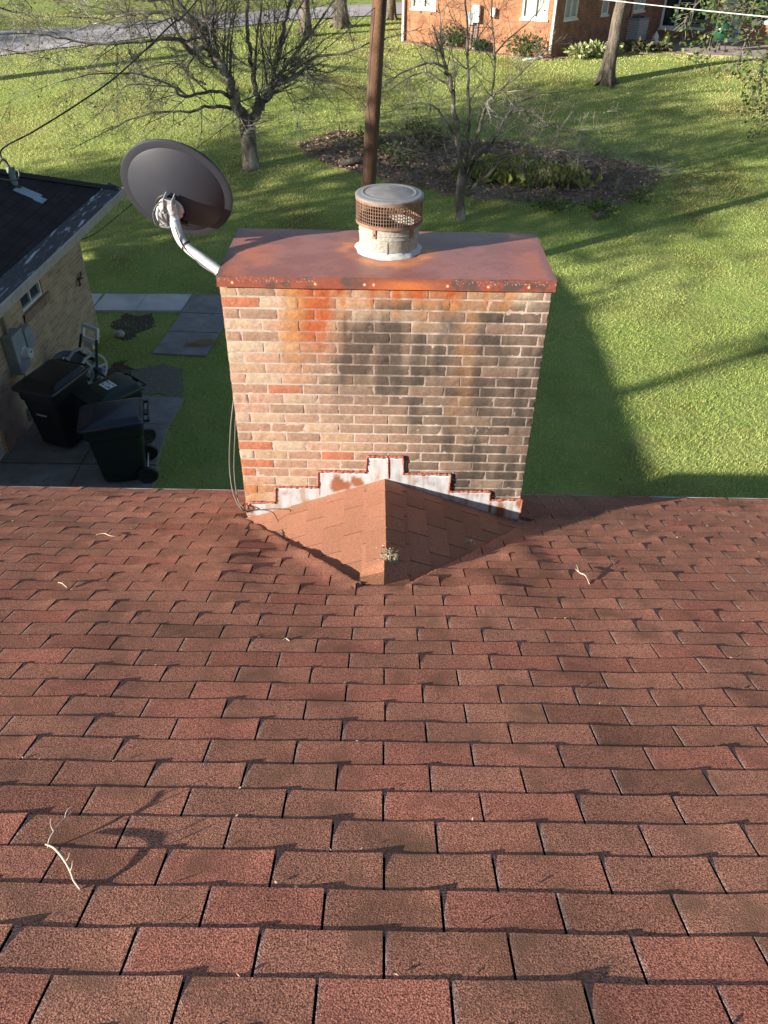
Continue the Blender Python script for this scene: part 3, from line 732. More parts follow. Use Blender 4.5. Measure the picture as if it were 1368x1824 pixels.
mb = MB(); mb.box((0, (YF+YB)/2, ZT/2), (XR-XL-.001, YB-YF-.001, ZT-.001), col=(1, 1, 1))
nxm, nzm = 190, 150; pts = []; cols = []
for j in range(nzm+1):
    for i in range(nxm+1):
        x = XL+(XR-XL)*i/nxm; z = ZT-1.62*j/nzm; pts.append((x, YF-.0010-.0016*fbm(x*26, z*26, 2, 3), z))
        b_ = brickcol(x, z, 3, 4, 0, (.86, .86, .86)); cols.append(tuple(min(1.1, q/.86) for q in b_))
n = nxm+1; mb.verts(pts, [(j*n+i, (j+1)*n+i, (j+1)*n+i+1, j*n+i+1) for j in range(nzm) for i in range(nxm)], cols)
mb.build('mortar', M_mortar_c, chimney, smooth=True, auto=40)

# chase cover
mb = MB(); ztop = CH-1.637; x0, x1, y0, y1 = -.955, .960, 4.225, 5.03; zskb = ZT-.003
FC = Vector((.012, 4.675, 0))
def ccov(x, y):
    n1 = fbm(x*2.2, y*3, 0, 4, 1.5); c = (.19, .083, .070)
    c = lerp(c, (.235, .112, .10), sm(-.2, .4, n1)*.7)
    le = bumpf(-.80, .14, x)*(1-sm(.5, .8, abs(y-4.68)))*(.45+n1); c = lerp(c, (.36, .115, .06), max(0, min(.8, le)))
    re = sm(.60, .95, x)*(.5+n1*.8); c = lerp(c, (.32, .105, .065), max(0, min(.75, re)))
    d = math.hypot(x-FC.x, (y-FC.y)); ring = math.exp(-((d-.25)/.05)**2)*(1.0 if y < FC.y+.08 else .3); c = lerp(c, (.55, .20, .06), max(0, min(.8, ring*(.55+n1))))
    ed = sm(.90, .955, abs(x))*(.4+.8*max(0, n1+.2)); c = lerp(c, (.10, .075, .07), max(0, min(.7, ed)))
    return c
nx_, ny_ = 110, 46; pts = []; cols = []
for j in range(ny_+1):
    for i in range(nx_+1):
        u, v = i/nx_, j/ny_; x = x0+(x1-x0)*u; y = y0+(y1-y0)*v
        # cross broken sheet: shallow hipped pyramid with oil-canning
        d = min(u/.5, (1-u)/.5, v/.5, (1-v)/.5); h = .016*min(1, d) + .0022*fbm(x*2.3, y*2.3, 5, 2)
        pts.append((x, y, ztop+h)); cols.append(ccov(x, y))
n = nx_+1; mb.verts(pts, [(j*n+i, j*n+i+1, (j+1)*n+i+1, (j+1)*n+i) for j in range(ny_) for i in range(nx_)], cols)
def skirt(Pa, Pb, out, side):
    m = 520; k = 14; pts = []; cols = []
    for j in range(k+1):
        for i in range(m+1):
            u = i/m; v = j/k; p = Vector(Pa).lerp(Vector(Pb), u); s = (Pa-Pb).length*u
            z = ztop-(ztop-zskb)*v
            bow = .0035*fbm(s*1.5, side, 2, 2)*v + .004*v
            p = p + out*bow; p.z = z+.0015*fbm(s*3, side, 0, 2)*v
            c = lerp((.16, .055, .042), (.20, .055, .032), v)
            g1 = fbm(s*7, side*3, v*.7, 3); g2 = fbm(s*22, side, v*2.0, 3)
            if side == 0:
                uu = u
                dk = max(0, g1*1.9-.15+.25*bumpf(.2, .08, uu)*1+.55*bumpf(.38, .03, uu)+.75*bumpf(.73, .05, uu)+.3*bumpf(.97, .05, uu)+g2*.9)*(1-.55*sm(.75, 1, v))
                if bumpf(.55, .07, uu) > .4: dk *= .2
            else: dk = max(0, g1*1.5+g2*.6)
            c = lerp(c, (.055, .048, .045), min(.85, dk))
            if side == 0 and bumpf(.56, .09, uu) > .2: c = lerp(c, (.46, .15, .04), .55*bumpf(.56, .09, uu)*sm(0, .6, v))
            sp = fbm(s*120, v*10, side+3, 2)
            band = bumpf(.35, .22, v)*(.55 if (side != 0 or uu < .3 or uu > .7) else .12)
            if sp > .58-.26*band and band > .2: c = lerp(c, (.45, .38, .33), .6)
            if side == 0:
                for bx in (.045, .29, .435, .462, .68, .80, .92):
                    dd = math.hypot((uu-bx)*1.9, (v-.62)*.07)
                    if dd < .0045: c = (.62, .50, .36)
                    elif dd < .009: c = (.45, .17, .07)
            pts.append(p); cols.append(c)
    n = m+1; mb.verts(pts, [(j*n+i, (j+1)*n+i, (j+1)*n+i+1, j*n+i+1) for j in range(k) for i in range(m)], cols)
skirt(Vector((x0, y0, 0)), Vector((x1, y0, 0)), Vector((0, -1, 0)), 0)
skirt(Vector((x1, y0, 0)), Vector((x1, y1, 0)), Vector((1, 0, 0)), 1)
skirt(Vector((x1, y1, 0)), Vector((x0, y1, 0)), Vector((0, 1, 0)), 2)
skirt(Vector((x0, y1, 0)), Vector((x0, y0, 0)), Vector((-1, 0, 0)), 3)
mb.build('chimney_cap', M_chase, chimney, smooth=True, auto=40)

# flue, storm collar, cage and lid
fz = ztop+.014
mb = MB(); prof = [(.176, fz-.02), (.176, fz+.04), (.178, fz+.095), (.181, fz+.098), (.178, fz+.102), (.177, fz+.118), (.181, fz+.122), (.177, fz+.126), (.175, fz+.154), (.170, fz+.156), (.168, fz+.15), (.168, fz-.3)]
mb.lathe(prof, FC, 56); 
mb.box((FC.x-.01, FC.y-.178, fz+.045), (.006, .006, .085))
mb.build('flue_pipe', M_flue, chimney, smooth=True, auto=40)
mb = MB(); mb.lathe([(.001, fz+.10), (.165, fz+.10)], FC, 32); mb.build('flue_interior', M_dark_int, chimney)
mb = MB(); n = 72; pts = []; fs = []
for k in range(n):
    a = 2*math.pi*k/n; w = .196+.012*fbm(math.cos(a)*2, math.sin(a)*2, 1, 3)+.007*h2(k//2, 3); hh = .008+.010*h2(k//3, 8)
    front = .022 if math.sin(a) < -.2 else .0
    pts += [Vector((FC.x+math.cos(a)*.175, FC.y+math.sin(a)*.175, fz+hh+.012)), Vector((FC.x+math.cos(a)*(.187), FC.y+math.sin(a)*(.187), fz+hh*.6+.004)), Vector((FC.x+math.cos(a)*w, FC.y+math.sin(a)*w, fz+.006)), Vector((FC.x+math.cos(a)*(w+.003), FC.y+math.sin(a)*(w+.003), fz-.008))]
for k in range(n):
    k2 = (k+1) % n
    for j in range(3): fs.append((k*4+j, k*4+j+1, k2*4+j+1, k2*4+j))
mb.verts(pts, fs); mb.build('flue_sealant', M_white_seal, chimney, smooth=True)
cz0, cz1 = fz+.166, CH-1.310; cr = .194
mb = MB(); nvw = 76
for k in range(nvw):
    a = 2*math.pi*k/nvw; c, s = math.cos(a), math.sin(a); x, y = FC.x+c*cr, FC.y+s*cr
    w = .0017; t = Vector((-s, c, 0)); o = Vector((c, s, 0))
    for (p, q_) in (((x, y, cz0), (x, y, cz1)),):
        A_ = Vector(p); B_ = Vector(q_)
        mb.verts([A_-t*w-o*w, A_+t*w-o*w, A_+t*w+o*w, A_-t*w+o*w, B_-t*w-o*w, B_+t*w-o*w, B_+t*w+o*w, B_-t*w+o*w], [(0, 1, 5, 4), (1, 2, 6, 5), (2, 3, 7, 6), (3, 0, 4, 7)])
for j in range(1, 8):
    z = cz0+(cz1-cz0)*j/8; mb.tube([(FC.x+math.cos(a)*cr, FC.y+math.sin(a)*cr, z+.0015*math.sin(a*5+j)) for a in [2*math.pi*k/64 for k in range(65)]], .0018, 4, cap=False)
mb.build('wire_cage', M_rustmesh, chimney)
mb = MB()
mb.lathe([(cr+.004, cz0+.014), (cr+.004, cz0-.004), (cr-.004, cz0-.008), (.15, cz0-.009), (.15, cz0-.006), (cr-.004, cz0-.003), (cr-.003, cz0+.014)], FC, 56)
mb.lathe([(cr+.005, cz1+.002), (cr+.005, cz1-.020), (cr-.002, cz1-.020), (cr-.002, cz1+.002)], FC, 56)
mb.build('cage_band', M_rustmesh, chimney, smooth=True, auto=40)
mb = MB(); mb.lathe([(.0005, cz1+.034), (.05, cz1+.030), (.10, cz1+.023), (.135, cz1+.014), (.150, cz1+.010), (.155, cz1+.013), (.162, cz1+.010), (.18, cz1+.008), (.196, cz1+.007), (.2005, cz1+.003), (.1995, cz1-.006), (.195, cz1-.006), (.15, cz1+.002), (.001, cz1+.004)], FC, 64)
mb.build('flue_cap_lid', M_cap, chimney, smooth=True, auto=50)
for a in (R_(-118), R_(-42), R_(60), R_(150)):
    mb = MB(); c, s = math.cos(a), math.sin(a); m3 = Matrix.Rotation(a, 3, 'Z')
    mb.box((FC.x+c*.1825, FC.y+s*.1825, fz+.138), (.004, .022, .065), M=m3); mb.tube([(FC.x+c*.184, FC.y+s*.184, fz+.128), (FC.x+c*.192, FC.y+s*.192, fz+.128)], .005, 6)
    mb.build('cage_bracket', M_rustmesh, chimney, bevel=.001)

# step flashing on the chimney face
def face_pt(zu, zv, y=YF-.0135):
    return at(380+.424*zu, 780+.424*zv, y)
left = [(142, 300), (152, 271), (262, 271), (262, 206), (440, 206), (440, 140), (642, 144), (646, 78), (735, 80), (737, 170), (715, 176), (560, 222), (400, 270), (250, 318), (140, 318)]
right = [(735, 80), (799, 79), (799, 151), (998, 154), (990, 225), (1164, 226), (1160, 262), (1298, 259), (1286, 335), (1200, 345), (1010, 282), (860, 228), (737, 180)]
def flashing(pts2, nm, drops):
    m = MB(); P3 = [face_pt(*q_) for q_ in pts2]
    # triangulate by vertical strips: rasterise between upper stair and lower line
    xs2 = np.linspace(min(p.x for p in P3)+.001, max(p.x for p in P3)-.001, 160)
    def span(x):
        z = []
        for i in range(len(P3)):
            a, b = P3[i], P3[(i+1) % len(P3)]
            if (a.x > x) != (b.x > x): z.append(a.z+(b.z-a.z)*(x-a.x)/(b.x-a.x))
        return (min(z), max(z)) if len(z) > 1 else None
    cols_ = []
    prev = None
    for x in xs2:
        s = span(x)
        if not s: prev = None; continue
        col = []; pts = []
        for j in range(9):
            z = s[0]-.02+(s[1]-s[0]+.02)*j/8; v = j/8
            n1 = fbm(x*4, z*5, 3, 4, 2); c = (.93, .95, .98)
            c = lerp(c, (.62, .42, .26), max(0, min(.6, (fbm(x*16, z*2, 8, 3)+.02)*1.5)))
            rr = 0
            for (cx, cz, wx, wz) in drops:
                rr = max(rr, math.exp(-((x-cx)/wx)**2-((z-cz)/wz)**2)*1.7+n1*.9-.35)
            c = lerp(c, (.50, .17, .06), max(0, min(.95, rr*1.6)))
            pts.append(Vector((x, YF-.0135+.0015*fbm(x*6, z*6, 0, 2), z))); col.append(c)
        if prev:
            vs = prev[0]+pts; m.verts(vs, [(j, 9+j, 10+j, j+1) for j in range(8)], prev[1]+col)
        prev = (pts, col)
    o = m.build(nm, M_flash, chimney, smooth=True)
    so_ = o.modifiers.new('thick', 'SOLIDIFY'); so_.thickness = .002; so_.offset = 0
    return P3
PL = flashing(left, 'step_flashing', [(face_pt(520, 190).x, face_pt(520, 190).z, .035, .09), (face_pt(552, 205).x, face_pt(552, 205).z, .05, .04), (face_pt(605, 188).x, face_pt(605, 188).z, .035, .035), (face_pt(445, 210).x, face_pt(445, 210).z, .012, .08), (face_pt(160, 300).x, face_pt(160, 300).z, .015, .03)])
PR = flashing(right, 'step_flashing', [(face_pt(740, 120).x, face_pt(740, 120).z, .008, .10), (face_pt(1160, 300).x, face_pt(1160, 300).z, .012, .08), (face_pt(990, 220).x, face_pt(990, 220).z, .012, .06), (face_pt(1210, 300).x, face_pt(1210, 300).z, .03, .07), (face_pt(1285, 280).x, face_pt(1285, 280).z, .03, .08)])
mb = MB()
def bead(P, i0, i1, r=.0078):
    pts = []
    for i in range(i0, i1):
        a, b = P[i], P[i+1]; n = max(2, int((b-a).length/.008))
        for t in range(n):
            p = a.lerp(b, t/n); pts.append(p+Vector((.0025*fbm(p.x*70, p.z*70, 1, 2), -.001, .0045*fbm(p.x*55, p.z*55, 4, 2))))
    pts.append(P[i1]); mb.tube(pts, [r*(.7+.7*h2(k, 4)) for k in range(len(pts))], 6)
bead(PL, 0, 8); bead(PR, 0, 8); bead([PL[8], PL[8]+Vector((0, -.001, -.05)), PL[9]], 0, 2, .0055)
mb.build('sealant_bead', M_sealant, chimney, smooth=True)
# pale mortar rim under the cap
mb = MB(); mb.tube([(XL+.01+(XR-XL-.02)*k/120, YF-.004+.003*fbm(k*.4, 0, 0, 2), ZT-.006+.002*fbm(k*.3, 5, 0, 2)) for k in range(121)], .006, 5); mb.build('mortar_bead', M_mortar, chimney, smooth=True)

# ------------------------------------------------------------------ satellite dish on the chimney
YD = 4.70
dc = at(318, 332, YD); dview = ray(318, 332).normalized()
upr = (cRr*.36+cUr*.933).normalized(); dn = (dview*.74+ (upr-dview*upr.dot(dview)).normalized()*.673).normalized()
dmaj = (cRr*math.cos(R_(22))-cUr*math.sin(R_(22))); dmaj = (dmaj-dn*dmaj.dot(dn)).normalized(); dmin = dn.cross(dmaj)
MD = Matrix((dmaj, dmin, dn)).transposed()
dish = thing('satellite_dish', dc, 'dark grey satellite dish seen from behind on a curved silver arm at the chimney corner', 'satellite dish')
mb = MB(); Rr = .322; KD = Rr/.322
prof = []
for i in range(15):
    r = Rr*.86*i/14; prof.append((max(r, .0005), -.112+.066*(i/14)**2))
prof += [(Rr*.868, -.0445), (Rr*.90, -.044), (Rr*.97, -.042), (Rr*.995, -.040), (Rr*1.004, -.034), (Rr*1.004, -.026), (Rr*.995, -.026), (Rr*.985, -.036), (Rr*.90, -.039), (Rr*.87, -.0400)]
for i in range(12, -1, -1): prof.append((max(Rr*.86*i/14, .0005), -.108+.066*(i/14)**2))
mb.lathe(prof, dc, 96, M=MD, sx=1.0, sy=.985); mb.build('reflector', M_dish, dish, smooth=True, auto=14)
pc = dc - dn*.087 - dmin*0.0                        # apex of the back
hub = at(305, 372, (dc-dn*.09).y)
hubc = hub; hb = (hubc-dc); hb = hb-dn*hb.dot(dn); hr = hb.length/Rr; hubc = dc+hb+dn*(-.112+.066*(hr/.86)**2)
mb = MB(); mb.lathe([(.001, -.022), (.060, -.024), (.070, -.020), (.076, -.010), (.076, .0)], hubc, 32, M=MD); mb.build('mount_plate', M_steel, dish, smooth=True, auto=40)
mb = MB(); 
mb.lathe([(.064, -.009), (.090, -.011), (.094, -.003), (.094, .004)], hubc, 32, M=MD)
for sx, sy in ((-.1, .09), (.1, .02)):
    q_ = hubc+dmaj*sx*.8+dmin*sy; mb.tube([q_+dn*.01, q_-dn*.035], .010, 8)
mb.box(hubc+dmaj*.01+dmin*.075-dn*.012, (.17, .016, .016), M=MD)
mb.build('backing_bracket', M_black, dish, bevel=.002)
el0 = at(300, 352, hubc.y-.05); el1 = at(318, 412, 4.36)
mb = MB()
for s_ in (-1, 1):
    q_ = hubc - dn*.05 - dmin*.0 + dmaj*(.024*s_); mb.box(q_-dmin*.03, (.006, .17, .075), M=MD)
mb.box(hubc-dn*.075-dmin*.05+dmaj*.0, (.052, .13, .006), M=MD)
for t in (-.08, -.02, .04):
    q_ = hubc-dn*.055+dmin*t; mb.tube([q_-dmaj*.034, q_+dmaj*.034], .006, 6)
mb.build('elevation_bracket', M_steel, dish, bevel=.002)
a0 = hubc-dn*.055-dmin*.02; 
ptsA = [at(304, 362, a0.y-.02), at(310, 385, 4.56), at(313, 402, 4.54), at(318, 418, 4.52), at(326, 432, 4.49), at(340, 446, 4.46), at(358, 459, 4.42), at(378, 474, 4.38), at(396, 488, 4.34)]
def smooth_path(P, n=6):
    out = []
    P = [Vector(p) for p in P]
    for i in range(len(P)-1):
        p0, p1, p2, p3 = P[max(i-1, 0)], P[i], P[i+1], P[min(i+2, len(P)-1)]
        for k in range(n):
            t = k/n; out.append(.5*((2*p1)+(-p0+p2)*t+(2*p0-5*p1+4*p2-p3)*t*t+(-p0+3*p1-3*p2+p3)*t**3))
    out.append(P[-1]); return out
mb = MB(); sp = smooth_path(ptsA, 5); mb.tube(sp, .030, 20); mb.build('arm_tube', M_steel, dish, smooth=True, auto=50)
mb = MB(); cpt = at(331, 437.5, 4.48); c2 = at(334, 440, 4.473); mb.tube([cpt, c2], .0318, 20); mb.build('arm_band', M_black, dish, smooth=True, auto=40)
mb = MB(); b0 = at(303, 366, hubc.y-.07); b1 = at(293, 400, hubc.y-.09)
lp = smooth_path([at(298, 350, hubc.y-.03), at(284, 362, hubc.y-.06), at(280, 385, hubc.y-.09), at(290, 402, hubc.y-.09), at(302, 404, hubc.y-.07), at(306, 392, hubc.y-.08)], 6); mb.tube(lp, .0065, 8)
mb.build('bracket_loop', M_steel, dish, smooth=True)
mb = MB(); mb.box(at(291, 392, hubc.y-.07), (.045, .10, .02), M=MD); mb.build('arm_clamp', M_steel, dish, bevel=.004)
mb = MB()
mb.tube(smooth_path([at(303, 366, hubc.y-.09), at(285, 360, hubc.y-.11), at(273, 380, hubc.y-.12), at(280, 402, hubc.y-.10), at(298, 398, hubc.y-.09)], 8), .0038, 6)
mb.tube(smooth_path([at(296, 368, hubc.y-.09), at(288, 378, hubc.y-.11), at(292, 392, hubc.y-.1), at(305, 398, hubc.y-.08)], 8), .0038, 6)
mb.tube(smooth_path([at(312, 405, 4.50), at(324, 436, 4.45), at(345, 458, 4.41), at(362, 475, 4.37), at(388, 490, 4.32)], 6), .0038, 6)
mb.build('cable', M_gcable, dish, smooth=True)
mb = MB()
for (a_, b_) in (((358, 403), (375, 401)), ((361, 401), (372, 398))): pass
# coax cables down the side of the chimney
def cable(name, px, r, m, label, cat='cable', n=8, group=None):
    P = smooth_path(px, n); mb = MB(); mb.tube(P, r, 6); o = mb.build(name, m, smooth=True); tag(o, label, cat, group); return o
c1 = [at(388, 500, 4.6), at(410, 600, 4.6)]
def rr_(px, py, h=.006): return onroof(px, py, h)
cable('coax_cable', [(-.975, 4.62, 4.95), (-.985, 4.6, 4.3), at(411, 760, 4.45), at(409, 830, 4.4), at(416, 880, 4.30), at(432, 908, 4.18), rr_(450, 915, .03), rr_(476, 935, .02), rr_(505, 957, .012)], .0048, M_gcable, 'brown grey coax cable hanging down the left side of the chimney, outer of the pair')
cable('coax_cable', [(-.97, 4.5, 4.95), (-.975, 4.5, 4.2), at(419, 760, 4.42), at(417, 840, 4.38), at(424, 890, 4.28), at(434, 905, 4.2), rr_(446, 925, .02), rr_(436, 945, .01), rr_(404, 957, .008)], .004, M_gcable, 'thinner grey coax cable curling back onto the shingles at the chimney foot')
cable('ground_wire', [at(437, 909, 4.19), at(458, 912, 4.16)+Vector((0, 0, .02)), at(485, 918, 4.10)+Vector((0, 0, .03)), rr_(497, 940, .05), rr_(505, 955, .02)], .003, M_cable, 'black wire looping over the left corner of the small saddle roof')

# twigs, fungus, debris on the roof
def twig(px, r, label, hs, side=()):
    mb = MB(); P = [onroof(a, b, h) for (a, b), h in zip(px, hs)]; S = smooth_path(P, 5); mb.tube([p+Vector((.003*fbm(i, 1, px[0][0], 2), .003*fbm(i, 7, 2, 2), 0)) for i, p in enumerate(S)], [r*(.55+.6*h2(i//3, 2))*(1-.4*i/len(S)) for i in range(len(S))], 6)
    for (q0, q1, q2) in side: mb.tube(smooth_path([onroof(*q0), onroof(*q1), onroof(*q2)], 4), [r*.5*(1-.05*k) for k in range(9)], 5)
    o = mb.build('twig', M_twig, smooth=True); tag(o, label, 'twig', 'twigs fallen on the shingle roof'); return o
twig([(134, 1454), (110, 1478), (92, 1500), (86, 1512)], .0032, 'thin grey stick lying on the shingles, upper piece of the broken stick at lower left', [.030, .030, .02, .006], [((120, 1466, .03), (126, 1458, .045), (137, 1452, .05)), ((100, 1490, .026), (96, 1482, .04), (99, 1474, .052))])
twig([(84, 1510), (100, 1518), (118, 1540), (130, 1562), (134, 1574), (144, 1586)], .0042, 'pale peeled stick bent over the shingles at the lower left of the roof', [.018, .022, .028, .022, .016, .005], [((128, 1560, .022), (133, 1556, .032), (136, 1548, .045)), ((120, 1544, .026), (127, 1541, .036), (131, 1533, .044))])
twig([(1024, 1018), (1032, 1026), (1042, 1030), (1050, 1042)], .0048, 'forked whitish twig on the shingles right of the chimney', [.02, .024, .02, .005], [((1042, 1030, .02), (1052, 1026, .028), (1060, 1022, .024)), ((1030, 1024, .024), (1027, 1019, .034), (1025, 1015, .04))])
twig([(105, 1040), (112, 1043), (120, 1048)], .004, 'small forked twig on the left side of the shingles', [.01, .016, .004], [((112, 1043, .016), (116, 1040, .02), (124, 1039, .012))])
twig([(172, 954), (186, 953), (198, 957), (213, 956)], .0038, 'straight pale twig on the upper left shingles near the eave', [.006, .014, .012, .006])
twig([(505, 1141), (509, 1139), (516, 1143)], .003, 'tiny curved twig on the shingles below the small saddle roof', [.005, .008, .005])
def clump(name, c, s, n, m, label, cat, seed, qs=1.0):
    r = random.Random(seed); mb = MB()
    cc = Vector(c); na, nb = 26, 13; pts = []; fs = []
    for j in range(nb+1):
        for i in range(na):
            th = 2*math.pi*i/na; ph = math.pi*j/nb; d = Vector((math.sin(ph)*math.cos(th), math.sin(ph)*math.sin(th), math.cos(ph)))
            k = 1+.55*fbm(d.x*2.1+seed, d.y*2.1, d.z*2.1, 4)+.35*fbm(d.x*7, d.y*7+seed, d.z*7, 3)
            pts.append(cc+Vector((d.x*s[0]*1.5*k, d.y*s[1]*1.5*k, d.z*s[2]*1.5*k)))
    for j in range(nb):
        for i in range(na): fs.append((j*na+i, (j+1)*na+i, (j+1)*na+(i+1) % na, j*na+(i+1) % na))
    mb.verts(pts, fs)
    for i in range(n):
        p = cc+Vector((r.gauss(0, s[0]*1.1), r.gauss(0, s[1]*1.1), abs(r.gauss(0, s[2]*1.3)))); a = Vector((r.gauss(0, 1), r.gauss(0, 1), r.gauss(0, .7))).normalized(); b = a.cross(Vector((r.gauss(0, 1), r.gauss(0, 1), 1))).normalized()
        q = r.uniform(.006, .016)*qs; mb.poly([p, p+a*q+b*q*.4, p+a*q*1.7, p+a*q*.9-b*q*.5])
    o = mb.build(name, m); tag(o, label, cat); return o
rg = onroof(697, 995); pf = Vector((.045, 3.36, P_.z+(E_.z-P_.z)*((4.25-3.36)/1.15)-.006))
clump('dried_fungus', pf, (.030, .042, .010), 70, M_lichen, 'crumbly grey and cream fungus clump stuck beside the saddle roof ridge', 'fungus', 4, .9)
for (px, py, s_, lb) in ((830, 950, .010, 'small grey seed clump in the shade of the saddle roof, upper one'), (835, 975, .010, 'small grey seed clump in the shade of the saddle roof, lower one'), (922, 935, .012, 'grey debris clump at the right foot of the chimney')):
    clump('debris_clump', onroof(px, py, .05 if px < 900 else .01), (s_, s_, s_*.5), 14, M_lichen, lb, 'debris', px)

q_ = random.Random(12); P = []
for k in range(420):
    t = T0+q_.randint(-3, 32)*EX+q_.uniform(.002, .02); x = q_.uniform(-3.4, 3.4)
    P.append(tuple(rp(x, t, .006)))
P = [p for p in P if not (abs(p[0]) < 1.1 and p[1] > 2.9)]
V_, F_, C_ = quadcloud(np.array(P), .011, [(.30, .24, .17), (.16, .12, .09), (.42, .36, .28)], .7, 15, .5)
tag(npmesh('roof_grit', V_, F_, M_chips, C_), 'small bits of leaf and grit caught between the roof shingles', 'debris', kind='stuff')

# ================================================================== LEFT BUILDING
lb = thing('brick_building', (-9, 10, 0), 'low buff brick building with dark hipped shingle roof behind the wheeled bins', 'building')
wdx = .0393; Wc = Vector((-5.57, 14.0, 0)); Uw = Vector((wdx, 1, 0)).normalized()      # wall runs along +y, outward normal U x Z = +x
Wn = Uw.cross(Vector((0, 0, 1)))
P00 = Wc - Uw*16.4
def wu(y): return (y-P00.y)/Uw.y
mb = MB(); HW = 2.48
win = (wu(11.42), 1.60, wu(12.20), 2.05); door = (wu(7.2), .0, wu(9.84), 2.1)
PW = wall_holes(mb, P00, Uw, 16.4, HW, [win, door], reveal=.10)
wall_holes(mb, Wc, (-1, wdx, 0), 7.4, HW, [])
wall_holes(mb, P00+Vector((-7.4, .29, 0)), (1, -wdx, 0), 7.4, HW, [])
lwall = mb.build('wall', M_lbrick, lb)
mb = MB()                                  # pinkish brick pier beside the garage door
for (ua, ub) in ((wu(9.85), wu(10.55)),):
    d_ = .004; P = lambda u, v, d=0: P00+Uw*u+Vector((0, 0, v))+Wn*d
    mb.quad(P(ua, .05, d_), P(ub, .05, d_), P(ub, .92, d_), P(ua, .92, d_), uv=[(ua, 0), (ub, 0), (ub, .87), (ua, .87)])
mb.build('wall_patch', M_pinkbrick, lb)
mb = MB(); u0, v0, u1, v1 = win; P = lambda u, v, d=0: P00+Uw*u+Vector((0, 0, v))+Wn*d
RW = Matrix((Uw, Wn, Vector((0, 0, 1)))).transposed()
def wbox(mb, ua, va, ub, vb, d0, d1): mb.box(P((ua+ub)/2, (va+vb)/2, (d0+d1)/2), (abs(ub-ua), abs(d1-d0), abs(vb-va)), M=RW)
wbox(mb, u0, v0, u1, v0+.055, -.085, -.02); wbox(mb, u0, v1-.04, u1, v1, -.085, -.02); wbox(mb, u0, v0+.056, u0+.04, v1-.041, -.085, -.02); wbox(mb, u1-.045, v0+.056, u1, v1-.041, -.085, -.02)
wbox(mb, (u0+u1)/2-.018, v0+.056, (u0+u1)/2+.018, v1-.041, -.08, -.03)
wf = mb.build('window', M_whitepaint, lb, bevel=.003)
mb = MB(); wbox(mb, u0+.04, v0+.05, (u0+u1)/2-.019, v1-.04, -.075, -.065); wbox(mb, (u0+u1)/2+.019, v0+.05, u1-.045, v1-.04, -.075, -.065); mb.build('window_pane', M_glass, wf)
mb = MB(); mb.quad(P(u0-.07, v0-.17, .012), P(u1+.13, v0-.17, .012), P(u1+.13, v0, .045), P(u0-.07, v0, .045), uv=[(0, 0), (u1-u0+.2, 0), (u1-u0+.2, .2), (0, .2)])
mb.quad(P(u0-.07, v0, .045), P(u1+.13, v0, .045), P(u1+.13, v0+.01, -.09), P(u0-.07, v0+.01, -.09), uv=[(0, 0), (1.1, 0), (1.1, .12), (0, .12)]); mb.build('window_sill', M_soldier, wf)
mb = MB(); u0, v0, u1, v1 = door
wbox(mb, u0+.02, v0+.01, u1-.02, v1, -.09, -.05)
for k in range(1, 4): wbox(mb, u0+.02, v0+k*.52-.008, u1-.02, v0+k*.52+.008, -.05, -.042)
mb.build('garage_door', M_whitepaint, lb)
# roof: hip, eave 2.69
ze, m_ = 2.69, .43
def eP(y): return -4.71-(14.3-y)*.0275
ey1 = 14.32; ey0 = -3.0; EWd = 9.0
c_ne = Vector((eP(ey1), ey1, ze)); c_se = Vector((eP(ey0), ey0, ze)); c_nw = c_ne+Vector((-EWd, .2, 0)); c_sw = c_se+Vector((-EWd, .2, 0))
hwid = EWd/2; r_n = (c_ne+c_nw)/2+Vector((0, -hwid*.95, hwid*m_)); r_s = (c_se+c_sw)/2+Vector((0, .2, hwid*m_))
mb = MB()
def roofpoly(a, b, c, d, ud, vd, o):
    uvf = lambda p: ((p-o).dot(ud), (p-o).dot(vd)); mb.quad(a, b, c, d, uv=[uvf(a), uvf(b), uvf(c), uvf(d)])
vdE = Vector((-1, 0, m_)).normalized(); udE = (c_ne-c_se).normalized()
roofpoly(c_se, c_ne, r_n, r_s, udE, vdE, c_se)
roofpoly(c_nw, c_sw, r_s, r_n, udE, Vector((1, 0, m_)).normalized(), c_nw)
vdN = Vector((0, -1, m_)).normalized(); mb.quad(c_ne, c_nw, r_n, r_n, uv=[(0, 0), (9, 0), (4.5, 4.8), (4.5, 4.8)])
mb.quad(c_sw, c_se, r_s+Vector((.01, 0, 0)), r_s, uv=[(0, 0), (9, 0), (4.5, .5), (4.5, .5)])
lroof = mb.build('roof', M_darkroof, lb)
mb = MB(); a, b = c_ne+Vector((-.10, -.08, .05)), r_n
d_ = (b-a).normalized(); sd = d_.cross(Vector((0, 0, 1))).normalized(); L = (b-a).length; n = int(L/.14)
for i in range(n):
    p = a+d_*(L*i/n); q_ = a+d_*(L*(i+1)/n+.02); l0, l1 = .030, .022
    for s_ in (-1, 1): mb.quad(p+Vector((0, 0, l0)), q_+Vector((0, 0, l1)), q_+sd*s_*.14+Vector((0, 0, l1-.055)), p+sd*s_*.14+Vector((0, 0, l0-.055)), col=(.5, .5, .5))
    mb.quad(p+Vector((0, 0, l0)), p+sd*.14+Vector((0, 0, l0-.055)), p+sd*.14+Vector((0, 0, -.06)), p+Vector((0, 0, -.01)), col=(.3, .3, .3))
mb.build('hip_ridge_cap', mat('dark_cap_shingle', (.035, .025, .024), (.022, .018, .018), 20, rough=.9, bump=(200, .6, .002)), lroof)
mb = MB()                                 # peeling flat gutter strip along the eave, following it
Ug = (c_ne-c_se).normalized(); Ng = Ug.cross(Vector((0, 0, 1))).normalized(); MG = Matrix((Ug, Ng, Vector((0, 0, 1)))).transposed(); gl = (c_ne-c_se).length
cm = (c_ne+c_se)/2
up = Vector((-1, 0, m_)).normalized()
